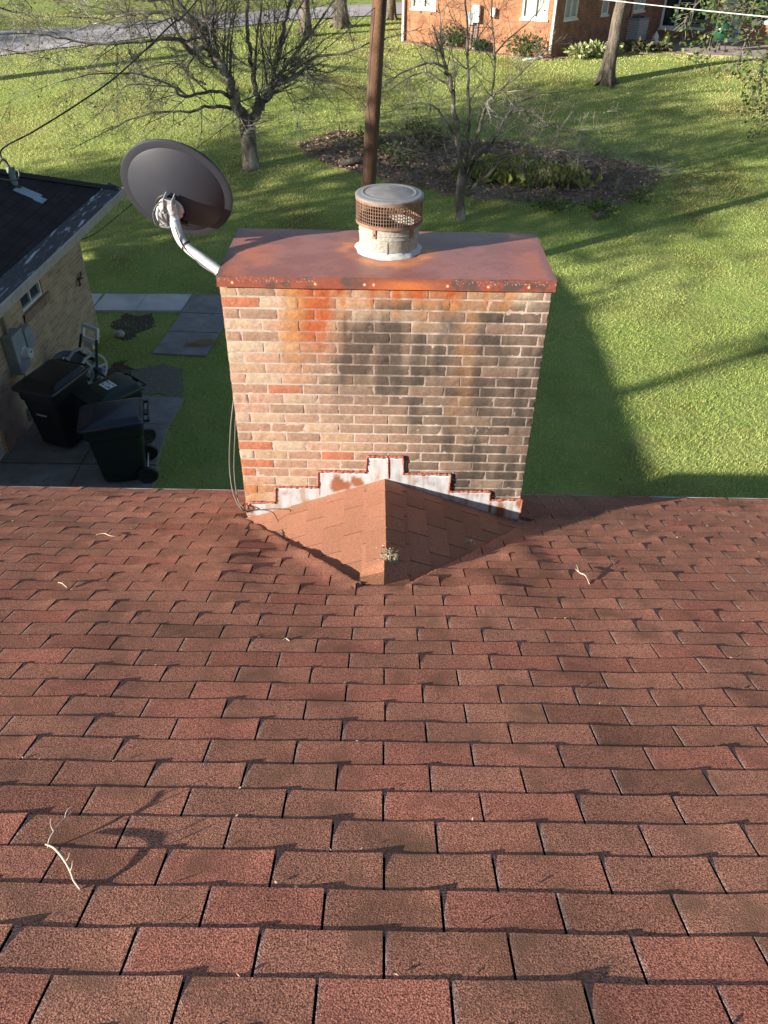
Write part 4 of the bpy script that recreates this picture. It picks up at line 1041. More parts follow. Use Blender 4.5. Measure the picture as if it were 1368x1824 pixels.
sN = up.cross(Ug).normalized(); sN = sN if sN.z > 0 else -sN; MS = Matrix((Ug, up, sN)).transposed()
mb.box(cm+up*.13+sN*.012, (gl, .25, .010), M=MS); mb.build('eave_strip', M_gutter, lb)
mb = MB(); mb.box(cm+Ng*.018+Vector((0, 0, -.05)), (gl+.03, .035, .11), M=MG); mb.box(cm+Ng*.02+Vector((0, 0, .012)), (gl+.03, .05, .010), M=MG)
mb.build('gutter', M_trim, lb, bevel=.004)
mb = MB(); mb.box(cm-Ng*.42+Vector((0, 0, -.115)), (gl, .83, .012), M=MG)
mb.box((c_ne+c_nw)/2+Vector((0, -.2, -.115)), (EWd, .4, .012)); mb.box((c_ne+c_nw)/2+Vector((0, .012, -.06)), (EWd, .02, .12))
mb.build('soffit', M_trim, lb)
mb = MB(); vp = Vector((-5.70, 10.75, .22)); mb.box(vp+Wn*.03, (.18, .05, .22), M=RW)
for k in range(5): mb.box(vp+Wn*.058+Vector((0, 0, -.08+k*.04)), (.16, .02, .018), M=RW)
mb.build('wall_vent', M_reelp, lb, bevel=.002)
mb = MB(); fp = Vector((-5.575, 13.56, 1.32))
for k in range(7): mb.tube([fp+Wn*.01, fp+Wn*.05+Vector((0, .09*math.cos(k), .07*math.sin(k*1.3))), fp+Wn*.03+Vector((0, .13*math.cos(k), .10*math.sin(k*1.3)))], .012, 5)
mb.build('wall_bracket', M_black, lb)

# service mast, meter, junction box, wires
mast = thing('service_mast', (-5.9, 12.75, 3.1), 'green service mast with pale blue flashing on the dark roof slope', 'mast')
mb = MB(); mb.tube([(-5.86, 12.70, 3.05), (-5.90, 12.77, 3.34)], .052, 14); mb.tube([(-5.90, 12.77, 3.34), (-5.91, 12.79, 3.42)], .066, 14); mb.build('mast_pipe', mat('green_grey_paint', (.11, .17, .16), (.16, .2, .19), 12, rough=.5), mast, smooth=True, auto=40)
mb = MB(); zr_ = lambda x, y: ze+m_*(eP(y)-x)+.012
mb.box(Vector((-5.66, 12.62, zr_(-5.66, 12.62))), (.36, .26, .008), M=Matrix((up*-1, Ug, sN)).transposed() if False else Matrix((-up, Ug, sN)).transposed()); mb.box(Vector((-5.46, 12.55, zr_(-5.46, 12.55)+.004)), (.14, .20, .012), M=Matrix((-up, Ug, sN)).transposed()); mb.build('mast_flashing', mat('pale_blue_metal', (.28, .36, .44), (.22, .29, .36), 8, rough=.4, metal=.3), mast)
mb = MB(); mb.lathe([(.12, -.04), (.085, .02), (.06, .06)], (-5.85, 12.70, 3.12), 20); mb.build('mast_boot', M_black, mast, smooth=True)
mb = MB(); mb.tube(smooth_path([(-5.91, 12.79, 3.40), (-5.95, 12.7, 3.56), (-6.1, 12.6, 3.40), (-6.35, 12.5, 3.42)], 8), .018, 6); mb.tube(smooth_path([(-5.91, 12.79, 3.40), (-5.75, 12.7, 3.40), (-5.8, 12.6, 3.28), (-6.2, 12.45, 3.38)], 8), .012, 6)
mb.tube([(-6.5, 12.2, 3.42), (-6.05, 12.35, 3.25)], .05, 8)
mb.build('mast_cable', M_gcable, mast, smooth=True)

met = thing('electric_meter', (-5.69, 10.74, 1.0), 'grey electric meter cabinet with round glass dial on the buff brick wall', 'meter')
mb = MB(); mc = Vector((-5.70, 10.73, 1.30)); mb.box(mc+Wn*.09, (.36, .17, .62), M=RW); mb.build('cabinet', M_meter, met, bevel=.012)
MX = Matrix((Uw, Vector((0, 0, 1)), Wn)).transposed()
mb = MB(); mb.lathe([(.001, .29), (.078, .287), (.085, .27), (.088, .20), (.10, .19), (.10, .175)], mc+Vector((0, .05, -.05)), 32, M=MX); mb.build('dial', M_meterface, met, smooth=True, auto=40)
mb = MB(); mb.box(mc+Vector((0, .05, -.02))+Wn*.292, (.06, .006, .022), M=RW); mb.build('dial_display', M_ink, met)
mb = MB(); mb.tube([mc+Wn*.05+Vector((0, -.03, .31)), mc+Wn*.05+Vector((0, -.03, 1.2))], .028, 10); mb.build('conduit', M_trim, met, smooth=True)
mb = MB(); mb.tube(smooth_path([mc+Wn*.03+Vector((0, .12, -.31)), mc+Wn*.02+Vector((0, .15, -.5)), mc+Wn*.02+Vector((0, .12, -.8)), mc+Wn*.02+Vector((0, .0, -1.28))], 6), .006, 6); mb.build('wire', M_cable, met, smooth=True)
jb = thing('junction_box', (-5.68, 11.16, 1.15), 'pale rounded junction box beside the grey electric meter', 'junction box')
def rrect(w, d, rad, n=5):
    P = []
    for cx, cy, a0 in ((w/2-rad, d/2-rad, 0), (-w/2+rad, d/2-rad, 90), (-w/2+rad, -d/2+rad, 180), (w/2-rad, -d/2+rad, 270)):
        for k in range(n): a = R_(a0+90*k/(n-1)); P.append((cx+rad*math.cos(a), cy+rad*math.sin(a)))
    return P
jc = Vector((-5.68, 11.17, 1.33)); mb = MB(); rings = []
for (d, s_) in ((0, 1), (.10, 1), (.125, .94), (.13, .8)): rings.append([jc+Uw*(x*s_)+Vector((0, 0, y*s_))+Wn*d for x, y in rrect(.27, .36, .06)])
mb.loft(rings); mb.build('box_cover', M_meter, jb, smooth=True, auto=40)
mb = MB(); mb.lathe([(.055, .131), (.06, .137), (.065, .131)], jc+Vector((0, .0, -.03)), 24, M=MX); mb.build('box_ring', M_meter, jb, smooth=True)

pole_base = Vector((-.53, 16.0, -.1)); pole_top = Vector((.06, 16.0, 9.6))
up_ = thing('utility_pole', (-.53, 16, 0), 'tall weathered brown wooden utility pole rising behind the chimney', 'utility pole')
mb = MB(); N_ = 26; mb.tube([pole_base.lerp(pole_top, i/N_)+Vector((.010*fbm(i*.5, 0, 0, 2), 0, 0)) for i in range(N_+1)], [.150-.035*i/N_ for i in range(N_+1)], 22); mb.build('pole', M_pole, up_, smooth=True, auto=60)
mb = MB(); mb.box((0, 15.87, 8.6), (2.2, .1, .12)); mb.build('crossarm', M_wood, up_)
for xx in (-.9, -.4, .5, .95):
    mb = MB(); mb.lathe([(.02, 0), (.02, .06), (.05, .07), (.045, .11), (.055, .12), (.03, .17), (.001, .18)], (xx, 15.87, 8.66), 12); mb.build('insulator', M_whitepaint, up_, smooth=True)
def wire(name, a, b, sag, r, m, label, mid=None, n=40):
    a = Vector(a); b = Vector(b); P = [a.lerp(b, t/n)+Vector((0, 0, -sag*4*(t/n)*(1-t/n))) for t in range(n+1)]
    mb = MB(); mb.tube(P, r, 5); o = mb.build(name, m, smooth=True); tag(o, label, 'wire'); return o
def wirep(name, pts, r, m, label):
    P = smooth_path(pts, 10); mb = MB(); mb.tube(P, r, 5); o = mb.build(name, m, smooth=True); tag(o, label, 'wire'); return o
wirep('service_wire', [Vector((-5.91, 12.79, 3.40)), at(2, 268, 13.0), at(60, 234, 13.2), at(140, 184, 13.6), at(212, 132, 14.0), at(308, 41, 14.6), at(352, 0, 14.9), Vector((-.12, 15.9, 8.2))], .013, M_cable, 'twisted black service wire climbing from the mast of the dark roof to the upper left')
wirep('phone_wire', [Vector((-5.60, 12.6, 2.42)), at(150, 425, 12.7), at(215, 380, 13.1), at(345, 268, 14.0), at(430, 205, 14.6), at(520, 137, 15.2), Vector((-.25, 15.9, 5.35))], .006, M_cable, 'thin black phone wire from under the eave, passing behind the satellite dish')
wirep('white_wire', [at(668, -44, 15.9), at(880, -22, 15.0), at(1081, 0, 14.2), at(1180, 11, 13.2), at(1276, 21, 12.2), at(1368, 30, 11.2), at(1500, 42, 10)], .0065, M_wcable, 'bright pale wire crossing the top right corner in front of the far house')

# ------------------------------------------------------------------ wheeled bins (local: front = -y)
def rring(w, d, rad, z, cx=0, cy=0, tilt=0, n=5): return [Vector((cx+x, cy+y, z+tilt*y)) for x, y in rrect(w, d, rad, n)]
def wheeled_bin(loc, rz, mbody, mlid, label, S=1.0, SZ=1.0):
    t = thing('wheeled_bin', loc, label, 'wheeled bin', 'wheeled rubbish bins by the buff brick wall', rz); t.scale = (1.13*S, 1.13*S, 1.08*SZ)
    mb = MB(); mb.loft([rring(.44, .50, .05, .05, 0, -.02), rring(.46, .52, .05, .08, 0, -.02), rring(.54, .64, .06, .72, 0, -.03), rring(.545, .65, .06, .78, 0, -.03), rring(.60, .70, .07, .80, 0, -.03), rring(.62, .72, .07, .98, 0, -.03)])
    mb.box((0, -.02, .03), (.36, .30, .05))
    mb.build('body', mbody, t, bevel=.01, local=True, smooth=True, auto=35)
    mb = MB(); mb.box((0, -.364, .60), (.16, .014, .02)); mb.build('body_badge', M_reelp if mbody is M_bin else mbody, t, local=True)
    tl = .045
    mb = MB(); mb.loft([rring(.655, .79, .06, .975, 0, -.045, tl), rring(.66, .795, .06, 1.0, 0, -.045, tl), rring(.645, .775, .06, 1.018, 0, -.045, tl), rring(.60, .71, .05, 1.022, 0, -.03, tl), rring(.50, .56, .04, 1.072, 0, .02, tl), rring(.46, .50, .04, 1.078, 0, .03, tl)])
    lid = mb.build('lid', mlid, t, local=True, smooth=True, auto=30)
    mb = MB(); mb.tube([(-.24, .41, 1.02), (.24, .41, 1.02)], .016, 10)
    for s_ in (-1, 1): mb.box((s_*.24, .365, 1.01), (.03, .11, .04))
    mb.box((0, .37, .99), (.12, .08, .03)); mb.build('handle', mbody, t, bevel=.004, local=True)
    for s_ in (-1, 1):
        mb = MB(); MW = Matrix.Rotation(R_(90), 3, 'Y'); mb.lathe([(.02, -.03), (.075, -.025), (.085, -.03), (.125, -.03), (.132, -.02), (.132, .02), (.125, .03), (.085, .03), (.075, .025), (.02, .03), (.001, .035)], (s_*.27, .27, .132), 24, M=MW)
        for k in range(8): 
            a = k*math.pi/4; mb.box((s_*.295, .27+.05*math.cos(a), .132+.05*math.sin(a)), (.008, .055, .010), M=Matrix.Rotation(a, 3, 'X'))
        mb.build('wheel', M_black, t, local=True, smooth=True, auto=40)
    mb = MB(); mb.tube([(-.27, .27, .132), (.27, .27, .132)], .012, 8); mb.build('axle', M_steel, t, local=True)
    return t, lid
bA, _ = wheeled_bin((-4.95, 10.28, .035), R_(-20), M_bin, M_bin, 'black wheeled bin with closed lid nearest the brick wall')
bC, _ = wheeled_bin((-3.78, 9.36, .035), R_(-76), M_bing, M_binb, 'dark green wheeled bin with blue black lid nearest the roof edge', 1.0, .93)
bB, lidB = wheeled_bin((-4.08, 10.17, .035), R_(-42), M_bing, M_bing, 'dark green wheeled bin with a white label on its lid, between the other two', .93, .88)
mb = MB(); mb.quad((-.13, -.10, 1.075), (.10, -.10, 1.075), (.10, .06, 1.086), (-.13, .06, 1.086)); lab = mb.build('lid_label', M_label, lidB, local=True)
mb = MB()
for (x, y, w, h) in ((-.09, -.055, .05, .02), (-.01, -.06, .05, .012), (.05, -.05, .05, .03), (-.09, .02, .05, .025), (-.02, .01, .03, .03), (.055, .025, .05, .015)): mb.quad((x-w/2, y-h/2, 1.0795+(y-h/2+.1)*.069-.002), (x+w/2, y-h/2, 1.0795+(y-h/2+.1)*.069-.002), (x+w/2, y+h/2, 1.0795+(y+h/2+.1)*.069-.002), (x-w/2, y+h/2, 1.0795+(y+h/2+.1)*.069-.002))
mb.build('label_print', M_ink, lidB, local=True)

# hose reel cart
hr_ = thing('hose_reel_cart', (-5.0, 11.75, .03), 'garden hose reel cart with white handle standing behind the bins', 'hose reel', rz=R_(-35)); hr_.scale = (1.15, 1.15, 1.15)
mb = MB()
for s_ in (-1, 1): mb.tube([(s_*.24, -.22, .06), (s_*.22, -.02, .45), (s_*.17, .12, .86)], .020, 8); mb.tube([(s_*.24, .25, .05), (s_*.22, -.02, .45)], .018, 8)
mb.tube([(-.24, -.22, .06), (.24, -.22, .06)], .016, 8); mb.box((0, -.02, .28), (.44, .05, .06)); mb.box((.0, .0, .60), (.42, .03, .05))
mb.build('frame', M_reeld, hr_, local=True, bevel=.003)
mb = MB(); mb.loft([[Vector((x, .13+z*.3, .90+z)) for x, z in rrect(.36, .22, .03)], [Vector((x, .17+z*.3, .90+z)) for x, z in rrect(.36, .22, .03)]], False, False)
mb.loft([[Vector((x, .13+z*.3, .90+z)) for x, z in rrect(.28, .13, .02)], [Vector((x, .17+z*.3, .90+z)) for x, z in rrect(.28, .13, .02)]], False, False)
o1 = [Vector((x, .13+z*.3, .90+z)) for x, z in rrect(.36, .22, .03)]; o2 = [Vector((x, .13+z*.3, .90+z)) for x, z in rrect(.28, .13, .02)]; n = len(o1)
for dy in (0, .04):
    mb.verts([p+Vector((0, dy, 0)) for p in o1+o2], [(k, (k+1) % n, n+(k+1) % n, n+k) for k in range(n)])
mb.box((0, .09, .76), (.20, .035, .10)); mb.build('handle', M_whitepaint, hr_, local=True)
for s_ in (-1, 1):
    mb = MB(); MW = Matrix.Rotation(R_(90), 3, 'Y'); mb.lathe([(.20, -.01), (.235, -.012), (.235, .012), (.20, .01), (.20, -.01)], (s_*.15, -.02, .45), 32, M=MW)
    mb.lathe([(.03, -.01), (.07, -.01), (.07, .01), (.03, .01)], (s_*.15, -.02, .45), 20, M=MW)
    for k in range(6): a = k*math.pi/3; mb.box((s_*.15, -.02+.135*math.cos(a), .45+.135*math.sin(a)), (.014, .15, .03), M=Matrix.Rotation(a, 3, 'X'))
    mb.build('reel_disc', M_reelp, hr_, local=True, smooth=True, auto=40)
mb = MB(); mb.tube([(.12*math.cos(0)+0*k+(-.12+.24*((k/20) % 1)), -.02+(.10+.02*(k//80))*math.cos(k*.314), .45+(.10+.02*(k//80))*math.sin(k*.314)) for k in range(240)], .011, 6); mb.build('hose', M_hose, hr_, local=True, smooth=True)
mb = MB(); mb.tube([(.16, -.02, .45), (.27, -.02, .45), (.27, -.10, .52), (.34, -.10, .52)], .014, 8); mb.box((.36, -.10, .52), (.10, .06, .09)); mb.build('crank', M_reeld, hr_, local=True, bevel=.004)
for s_ in (-1, 1):
    mb = MB(); mb.lathe([(.001, -.02), (.09, -.02), (.1, 0), (.09, .02), (.001, .02)], (s_*.27, .25, .10), 20, M=Matrix.Rotation(R_(90), 3, 'Y')); mb.build('wheel', M_black, hr_, local=True, smooth=True, auto=40)

# discarded dish by the wall
od = thing('wall_dish', (-5.42, 11.75, .3), 'old slate grey satellite dish leaning on the brick wall behind the bins', 'satellite dish')
nn = Vector((.35, -.62, .70)).normalized(); ux = Vector((.85, .5, 0)); ux = (ux-nn*ux.dot(nn)).normalized(); uy = nn.cross(ux); MO = Matrix((ux, uy, nn)).transposed(); oc = Vector((-5.25, 11.55, .62))
mb = MB(); mb.lathe([(.001, -.05), (.10, -.043), (.2, -.022), (.27, 0), (.285, .006), (.285, -.002), (.27, -.008), (.2, -.03), (.001, -.058)], oc, 48, M=MO); mb.build('reflector', M_olddish, od, smooth=True)
mb = MB(); mb.tube([oc-nn*.05, oc-nn*.16-Vector((0, 0, .1)), oc-nn*.18-Vector((0, 0, .62))], .02, 8); mb.build('stand', M_black, od, smooth=True)
tc_ = bpy.data.curves.new('lettering', 'FONT'); tc_.body = 'tv'; tc_.size = .13; tc_.extrude = .001; tc_.align_x = 'CENTER'
to = bpy.data.objects.new('lettering_src', tc_); COL.objects.link(to); dg = bpy.context.evaluated_depsgraph_get(); me = bpy.data.meshes.new_from_object(to.evaluated_get(dg)); bpy.data.objects.remove(to)
lt = bpy.data.objects.new('lettering', me); COL.objects.link(lt); lt.parent = od; me.materials.clear(); me.materials.append(M_whitepaint)
ml = MO.to_4x4(); ml.translation = oc+nn*(-.008)+uy*.12-Vector(od.location); lt.matrix_local = ml

mb = MB(); sc_ = Vector((-5.2, 14.01, .06)); mb.lathe([(.001, -.08), (.08, -.05), (.11, 0), (.08, .05), (.001, .075)], sc_, 12); o = mb.build('stone', M_stone, smooth=True); tag(o, 'pale rounded stone on the bare soil beside the buff brick building', 'stone')
mb = MB()
for k in range(40):
    a = Vector((-3.78+rng.gauss(0, .05), 13.62+rng.gauss(0, .04), .045)); mb.tube([a, a+Vector((.22+rng.gauss(0, .05), .05+rng.gauss(0, .06), .03)), a+Vector((.45+rng.gauss(0, .08), .16+rng.gauss(0, .05), .012))], .0035, 4)
o = mb.build('straw_bundle', mat('straw', (.36, .26, .12), (.28, .2, .1), 20, rough=.9)); tag(o, 'handful of dry straw lying on the dark path slab', 'straw')

# ================================================================== FAR HOUSE
ZP = 2.46
fh = thing('brick_house', (8, 40, ZP), 'orange brick house with white framed windows on the rise at the top of the lawn', 'house')
C0 = Vector((6.0, 32.72, ZP)); ul = Vector((-.928, .374, 0)).normalized(); ur = Vector((.65, .76, 0)).normalized()
C1 = C0+ur*8.3; CL = C0+ul*6.0; uD = Vector((.928, -.374, 0)).normalized()
HF = 2.75
def plane_at(px, py, P0, U):
    r = ray(px, py); nn = U.cross(Vector((0, 0, 1))); o = Vector((0, 0, CH)); t = (P0-o).dot(nn)/r.dot(nn); return o+r*t
def uv_of(px, py, P0, U):
    p = plane_at(px, py, P0, U); return (p-P0).dot(U), p.z-P0.z
def far_wall(P0, U, W, wins, material, nm, uvo=(0, 0)):
    mb = MB(); holes = [w[:4] for w in wins]; Pf = wall_holes(mb, P0-Vector((0, 0, .3)), U, W, HF+.3, [(a, b+.3, c, d+.3) for a, b, c, d in holes], reveal=.10)
    mb.build(nm, material, fh)
    U = Vector(U).normalized(); Nn = U.cross(Vector((0, 0, 1))).normalized(); MM = Matrix((U, Nn, Vector((0, 0, 1)))).transposed()
    PP = lambda u, v, d: P0+U*u+Vector((0, 0, v))+Nn*d
    for w in wins:
        a, b, c, d = w[:4]; div = w[4]; kind = w[5] if len(w) > 5 else 'curtain'
        mb = MB(); fw = .06 if kind != 'door' else .09
        bx = lambda ua, va, ub, vb, d0, d1: mb.box(PP((ua+ub)/2, (va+vb)/2, (d0+d1)/2), (ub-ua, d1-d0, vb-va), M=MM)
        bx(a, b, c, b+fw, -.09, .005); bx(a, d-fw, c, d, -.09, .005); bx(a, b+fw+.002, a+fw, d-fw-.002, -.09, .005); bx(c-fw, b+fw+.002, c, d-fw-.002, -.09, .005)
        for k in range(1, div+1): m_x = a+(c-a)*k/(div+1); bx(m_x-.03, b+fw+.002, m_x+.03, d-fw-.002, -.085, .0)
        wo_ = mb.build('window' if kind != 'door' else 'sliding_door', M_whitepaint, fh)
        mb = MB(); bx(a+fw, b+fw, c-fw, d-fw, -.078, -.07); mb.build('pane', M_curtain if kind == 'curtain' else M_glass, wo_)
        mb = MB(); bx(a-.05, b-.07, c+.05, b-.002, -.05, .05); mb.build('sill', M_whitepaint, wo_)
# left (sunlit) face: runs from CL to C0
Uf = (C0-CL).normalized(); Wf = (C0-CL).length
def fu(px, py): return uv_of(px, py, CL, Uf)
a1, s1 = fu(733, 14); a2, _ = fu(775, 18); b1, s2 = fu(929, 32); b2, _ = fu(974, 36)
far_wall(CL, Uf, Wf, [(a1, s1, a2, s1+1.25, 1), (b1, s2, b2, s2+1.25, 1)], M_bbrick, 'wall')
Us = ur
def su(px, py): return uv_of(px, py, C0, Us)
w1, t1 = su(1004, 35); w2, _ = su(1027, 32); w3, t3 = su(1070, 27); w4, _ = su(1082, 25); w5, t5 = su(1128, 21); w6, _ = su(1147, 18)
far_wall(C0, Us, 8.3, [(w1, t1, w2, min(t1+1.2, 2.6), 1), (w3, t3, w4, min(t3+1.2, 2.6), 0), (w5, t5, w6, min(t5+1.1, 2.6), 1)], M_rbrick, 'wall')
def du(px, py): return uv_of(px, py, C1, uD)
d1, e1 = du(1166, 50); d2, e2 = du(1254, 58); g1, h1_ = du(1272, 76); g2, _ = du(1308, 78); k1, l1 = du(1318, 64); 
g1 = max(g1, d2+.3); g2 = max(g2, g1+.9); k1 = max(k1, g2+.25)
far_wall(C1, uD, 13, [(max(d1, .15), max(e1, .35), d2, 2.4, 2, 'door'), (g1, .05, g2, 2.25, 0, 'curtain'), (k1, .75, k1+2.2, 2.3, 2, 'glass'), (k1+3, .75, k1+5, 2.3, 1, 'glass')], M_rbrick, 'wall')
mb = MB(); ce = C1+uD*13; bk = Vector((.374, .928, 0))
wall_holes(mb, ce, bk, 8, HF, []); mb.build('wall', M_bbrick, fh); mb = MB(); wall_holes(mb, CL+bk*14, -bk, 14, HF, []); mb.build('wall', M_bbrick, fh)
mb = MB(); zt_ = ZP+HF; ov = .5
Fp = [CL-Uf*ov-bk*ov, C0+Uf*.6-bk*ov, C1+Vector((.3, -.8, 0)), ce+uD*ov-bk*.6, ce+uD*ov+bk*10, CL-Uf*ov+bk*16]
ctr = sum(Fp, Vector())/6; top = [Vector((p.x, p.y, zt_)) for p in Fp]; rg_ = [Vector((p.x*.4+ctr.x*.6, p.y*.4+ctr.y*.6, zt_+2.0)) for p in Fp]
for i in range(6):
    j = (i+1) % 6; mb.quad(top[i], top[j], rg_[j], rg_[i], uv=[(0, 0), (6, 0), (5, 4), (1, 4)])
mb.poly(rg_); mb.poly([p-Vector((0, 0, .02)) for p in top][::-1]); 
mb.build('roof', M_darkroof, fh)
for (p, q_) in ((C0-Uf*.12, .0), (CL+Uf*.1, 0)):
    mb = MB(); nn = Uf.cross(Vector((0, 0, 1))); s_ = 1 if p == C0-Uf*.12 else -1
    mb.tube([p+nn*.07+Vector((0, 0, HF)), p+nn*.07+Vector((0, 0, .12)), p+nn*.25+Vector((-.25 if s_ > 0 else -.6, -.1, .03)), p+nn*.4+Vector((-.9 if s_ > 0 else -1.3, -.25, -.05))], .055, 8); mb.build('downspout', M_whitepaint, fh, smooth=True, auto=40)
for (px, py, w, h, m) in ((840, 32, .26, .42, M_meter), (849, 24, .30, .55, M_whitepaint), (880, 22, .16, .3, M_whitepaint)):
    u_, v_ = fu(px, py); nn = Uf.cross(Vector((0, 0, 1))); mb = MB(); mb.box(CL+Uf*u_+nn*.09+Vector((0, 0, v_)), (w, .16, h), M=Matrix((Uf, nn, Vector((0, 0, 1)))).transposed()); mb.build('meter_box', m, fh, bevel=.02)
mb = MB(); nn = Uf.cross(Vector((0, 0, 1)))
for px in (843, 849, 852): u_, v_ = fu(px, 36); mb.tube([CL+Uf*u_+nn*.05+Vector((0, 0, v_)), CL+Uf*(u_-.05)+nn*.06+Vector((0, 0, .05))], .02, 6)
mb.build('conduit', M_meter, fh)
u_, _ = su(1122, 30); mb = MB(); nn2 = Us.cross(Vector((0, 0, 1))); mb.tube([C0+Us*u_+nn2*.06+Vector((0, 0, .1)), C0+Us*u_+nn2*.06+Vector((0, 0, HF))], .04, 8); mb.build('downspout', M_trim, fh, smooth=True)
flat_sheet('house_patio', [(9.6, 36.6), (10.9, 34.9), (12.0, 34.0), (14.5, 33.5), (24, 31), (26, 34), (15.5, 37.6), (11.4, 38.9)], .02, M_patio, sub=.5)
flat_sheet('shrub_bed', [(5.6, 32.1), (7.4, 33.0), (9.3, 34.2), (11.5, 34.5), (10.9, 35.2), (9.8, 36.9), (6.5, 33.4)], .015, M_mulch, jitter=.15)
flat_sheet('house_bed', [(.3, 34.5), (2.5, 33.6), (5.9, 32.2), (6.05, 32.65), (.6, 34.9)], .015, M_mulch, jitter=.08)

acp = atz(1126, 77, ZP+.02)+Vector((.1, .5, 0)); acp.z = gz(acp.x, acp.y)
ac = thing('air_conditioner', acp, 'grey louvred air conditioner unit standing against the shaded brick wall', 'air conditioner', rz=R_(48))
mb = MB(); mb.box((0, 0, .46), (.80, .80, .80)); mb.box((0, 0, .88), (.84, .84, .04)); mb.build('casing', M_ac, ac, local=True, bevel=.02)
mb = MB()
for k in range(9):
    for a in range(4): m3 = Matrix.Rotation(a*math.pi/2, 3, 'Z'); mb.box(m3 @ Vector((0, -.415, .14+k*.08)), (.70, .03, .022), M=m3)
mb.build('louvres', M_meterface, ac, local=True)
mb = MB(); mb.lathe([(.3, .91), (.33, .93), (.33, .90)], (0, 0, 0), 28)
for k in range(6): mb.tube([(-.32+.02*k, 0, .92), (.32-.02*k, 0, .92)], .006, 4)
mb.build('fan_guard', M_black, ac, local=True)
gp = Vector((12.75, 34.9, 0)); gp.z = gz(gp.x, gp.y)+.02
gr = thing('kamado_grill', gp, 'egg shaped green grill on a black wheeled stand on the far patio', 'grill', rz=.3)
mb = MB(); mb.lathe([(.10, .38), (.20, .42), (.27, .52), (.29, .64), (.285, .70)], (0, 0, 0), 28); mb.build('base_bowl', M_grillg, gr, local=True, smooth=True)
mb = MB(); mb.lathe([(.288, .72), (.28, .80), (.23, .92), (.14, 1.0), (.07, 1.02), (.07, 1.08), (.05, 1.10), (.001, 1.10)], (0, 0, 0), 28); mb.build('dome_lid', M_grillg, gr, local=True, smooth=True)
mb = MB(); mb.lathe([(.292, .69), (.297, .71), (.292, .73)], (0, 0, 0), 28); mb.build('band', M_black, gr, local=True)
for k in range(4):
    a = k*math.pi/2+.7; mb = MB(); mb.tube([(.2*math.cos(a), .2*math.sin(a), .45), (.30*math.cos(a), .30*math.sin(a), .06)], .018, 8); mb.lathe([(.001, -.02), (.05, -.02), (.05, .02), (.001, .02)], (.30*math.cos(a), .30*math.sin(a), .05), 12, M=Matrix.Rotation(R_(90), 3, 'Y')); mb.build('leg', M_black, gr, local=True)
mb = MB(); mb.tube([(-.12, -.30, .76), (-.12, -.36, .76), (.12, -.36, .76), (.12, -.30, .76)], .012, 8); mb.build('handle', M_wood, gr, local=True)
def bottle(px, m, label, s=1):
    p = atz(px, 66, 2.6); p = Vector((p.x, 36.9, 0)); p.x = px; p.z = gz(p.x, p.y); mb = MB(); mb.lathe([(.001, 0), (.12, .0), (.13, .04), (.13, .26), (.09, .34), (.04, .40), (.04, .45), (.001, .45)], p, 16); o = mb.build('plastic_jug', m, smooth=True); tag(o, label, 'jug', 'jugs on the far patio'); return o
bottle(10.85, M_whitepaint, 'white plastic jug by the shaded brick wall near the air conditioner'); bottle(11.30, M_yellow, 'yellow plastic jug below the far sliding door')

# garden furniture below window: bench
bn = thing('garden_bench', (12.6, 37.0, gz(12.6, 37)+.02), 'weathered wooden bench in front of the far sliding door', 'bench', rz=R_(-22))
mb = MB()
for k in range(3): mb.box((0, -.15+.14*k, .45), (1.5, .11, .03))
mb.build('seat', M_wood, bn, local=True); mb = MB()
for k in range(2): mb.box((0, .22, .62+.16*k), (1.5, .03, .11))
mb.build('backrest', M_wood, bn, local=True)
for sx in (-.65, .65):
    for sy in (-.15, .2): mb = MB(); mb.box((sx, sy, .215 if sy < 0 else .42), (.06, .06, .43 if sy < 0 else .84)); mb.build('leg', M_wood, bn, local=True)

# ================================================================== plants, trees
def pmesh(name, m, V, F, C, parent):
    off = np.array(parent.location); return npmesh(name, V-off, F, m, C, parent=parent)
def shrub(loc, rad, h, n, size, pal, label, name='shrub', cat='shrub', group=None, seed=0, stems=8, up=.2):
    r = np.random.default_rng(seed); t = thing(name, loc, label, cat, group)
    P = r.normal(size=(n, 3)); P /= np.linalg.norm(P, axis=1)[:, None]; P *= (r.random(n)**.45)[:, None]
    lump = 1+.25*np.sin(P[:, 0]*7+seed)*np.cos(P[:, 1]*6+seed*2)
    P = P*lump[:, None]*np.array([rad, rad, h*.5])+np.array([0, 0, h*.52])+np.array(loc)
    pmesh('foliage', M_leaf, *quadcloud(P, size, pal, up, seed, .55), t)
    mb = MB()
    for k in range(stems): a = k*6.28/stems; mb.tube([(loc[0], loc[1], loc[2]-.02), (loc[0]+rad*.4*math.cos(a), loc[1]+rad*.4*math.sin(a), loc[2]+h*.4), (loc[0]+rad*.7*math.cos(a), loc[1]+rad*.7*math.sin(a), loc[2]+h*.75)], [.012, .008, .003], 4)
    mb.build('stem', M_twigs, t); return t
GRN = [(.05, .11, .03), (.08, .15, .04), (.035, .08, .025)]; YG = [(.20, .25, .06), (.14, .2, .05), (.30, .30, .10)]
def G3(x, y): return (x, y, gz(x, y))
for i, (x, y, rd, h, pal, lbl) in enumerate([(2.35, 34.0, .55, .7, GRN, 'dark green shrub against the sunlit orange brick wall, left one'), (4.9, 32.6, .75, .75, GRN, 'dark green shrub against the sunlit orange brick wall near the house corner'),
        (3.4, 33.6, .3, .4, GRN, 'small low shrub between the two dark shrubs at the orange brick wall')]):
    shrub(G3(x, y), rd, h, 500, .11, pal, lbl, seed=20+i, group='shrubs along the far house')
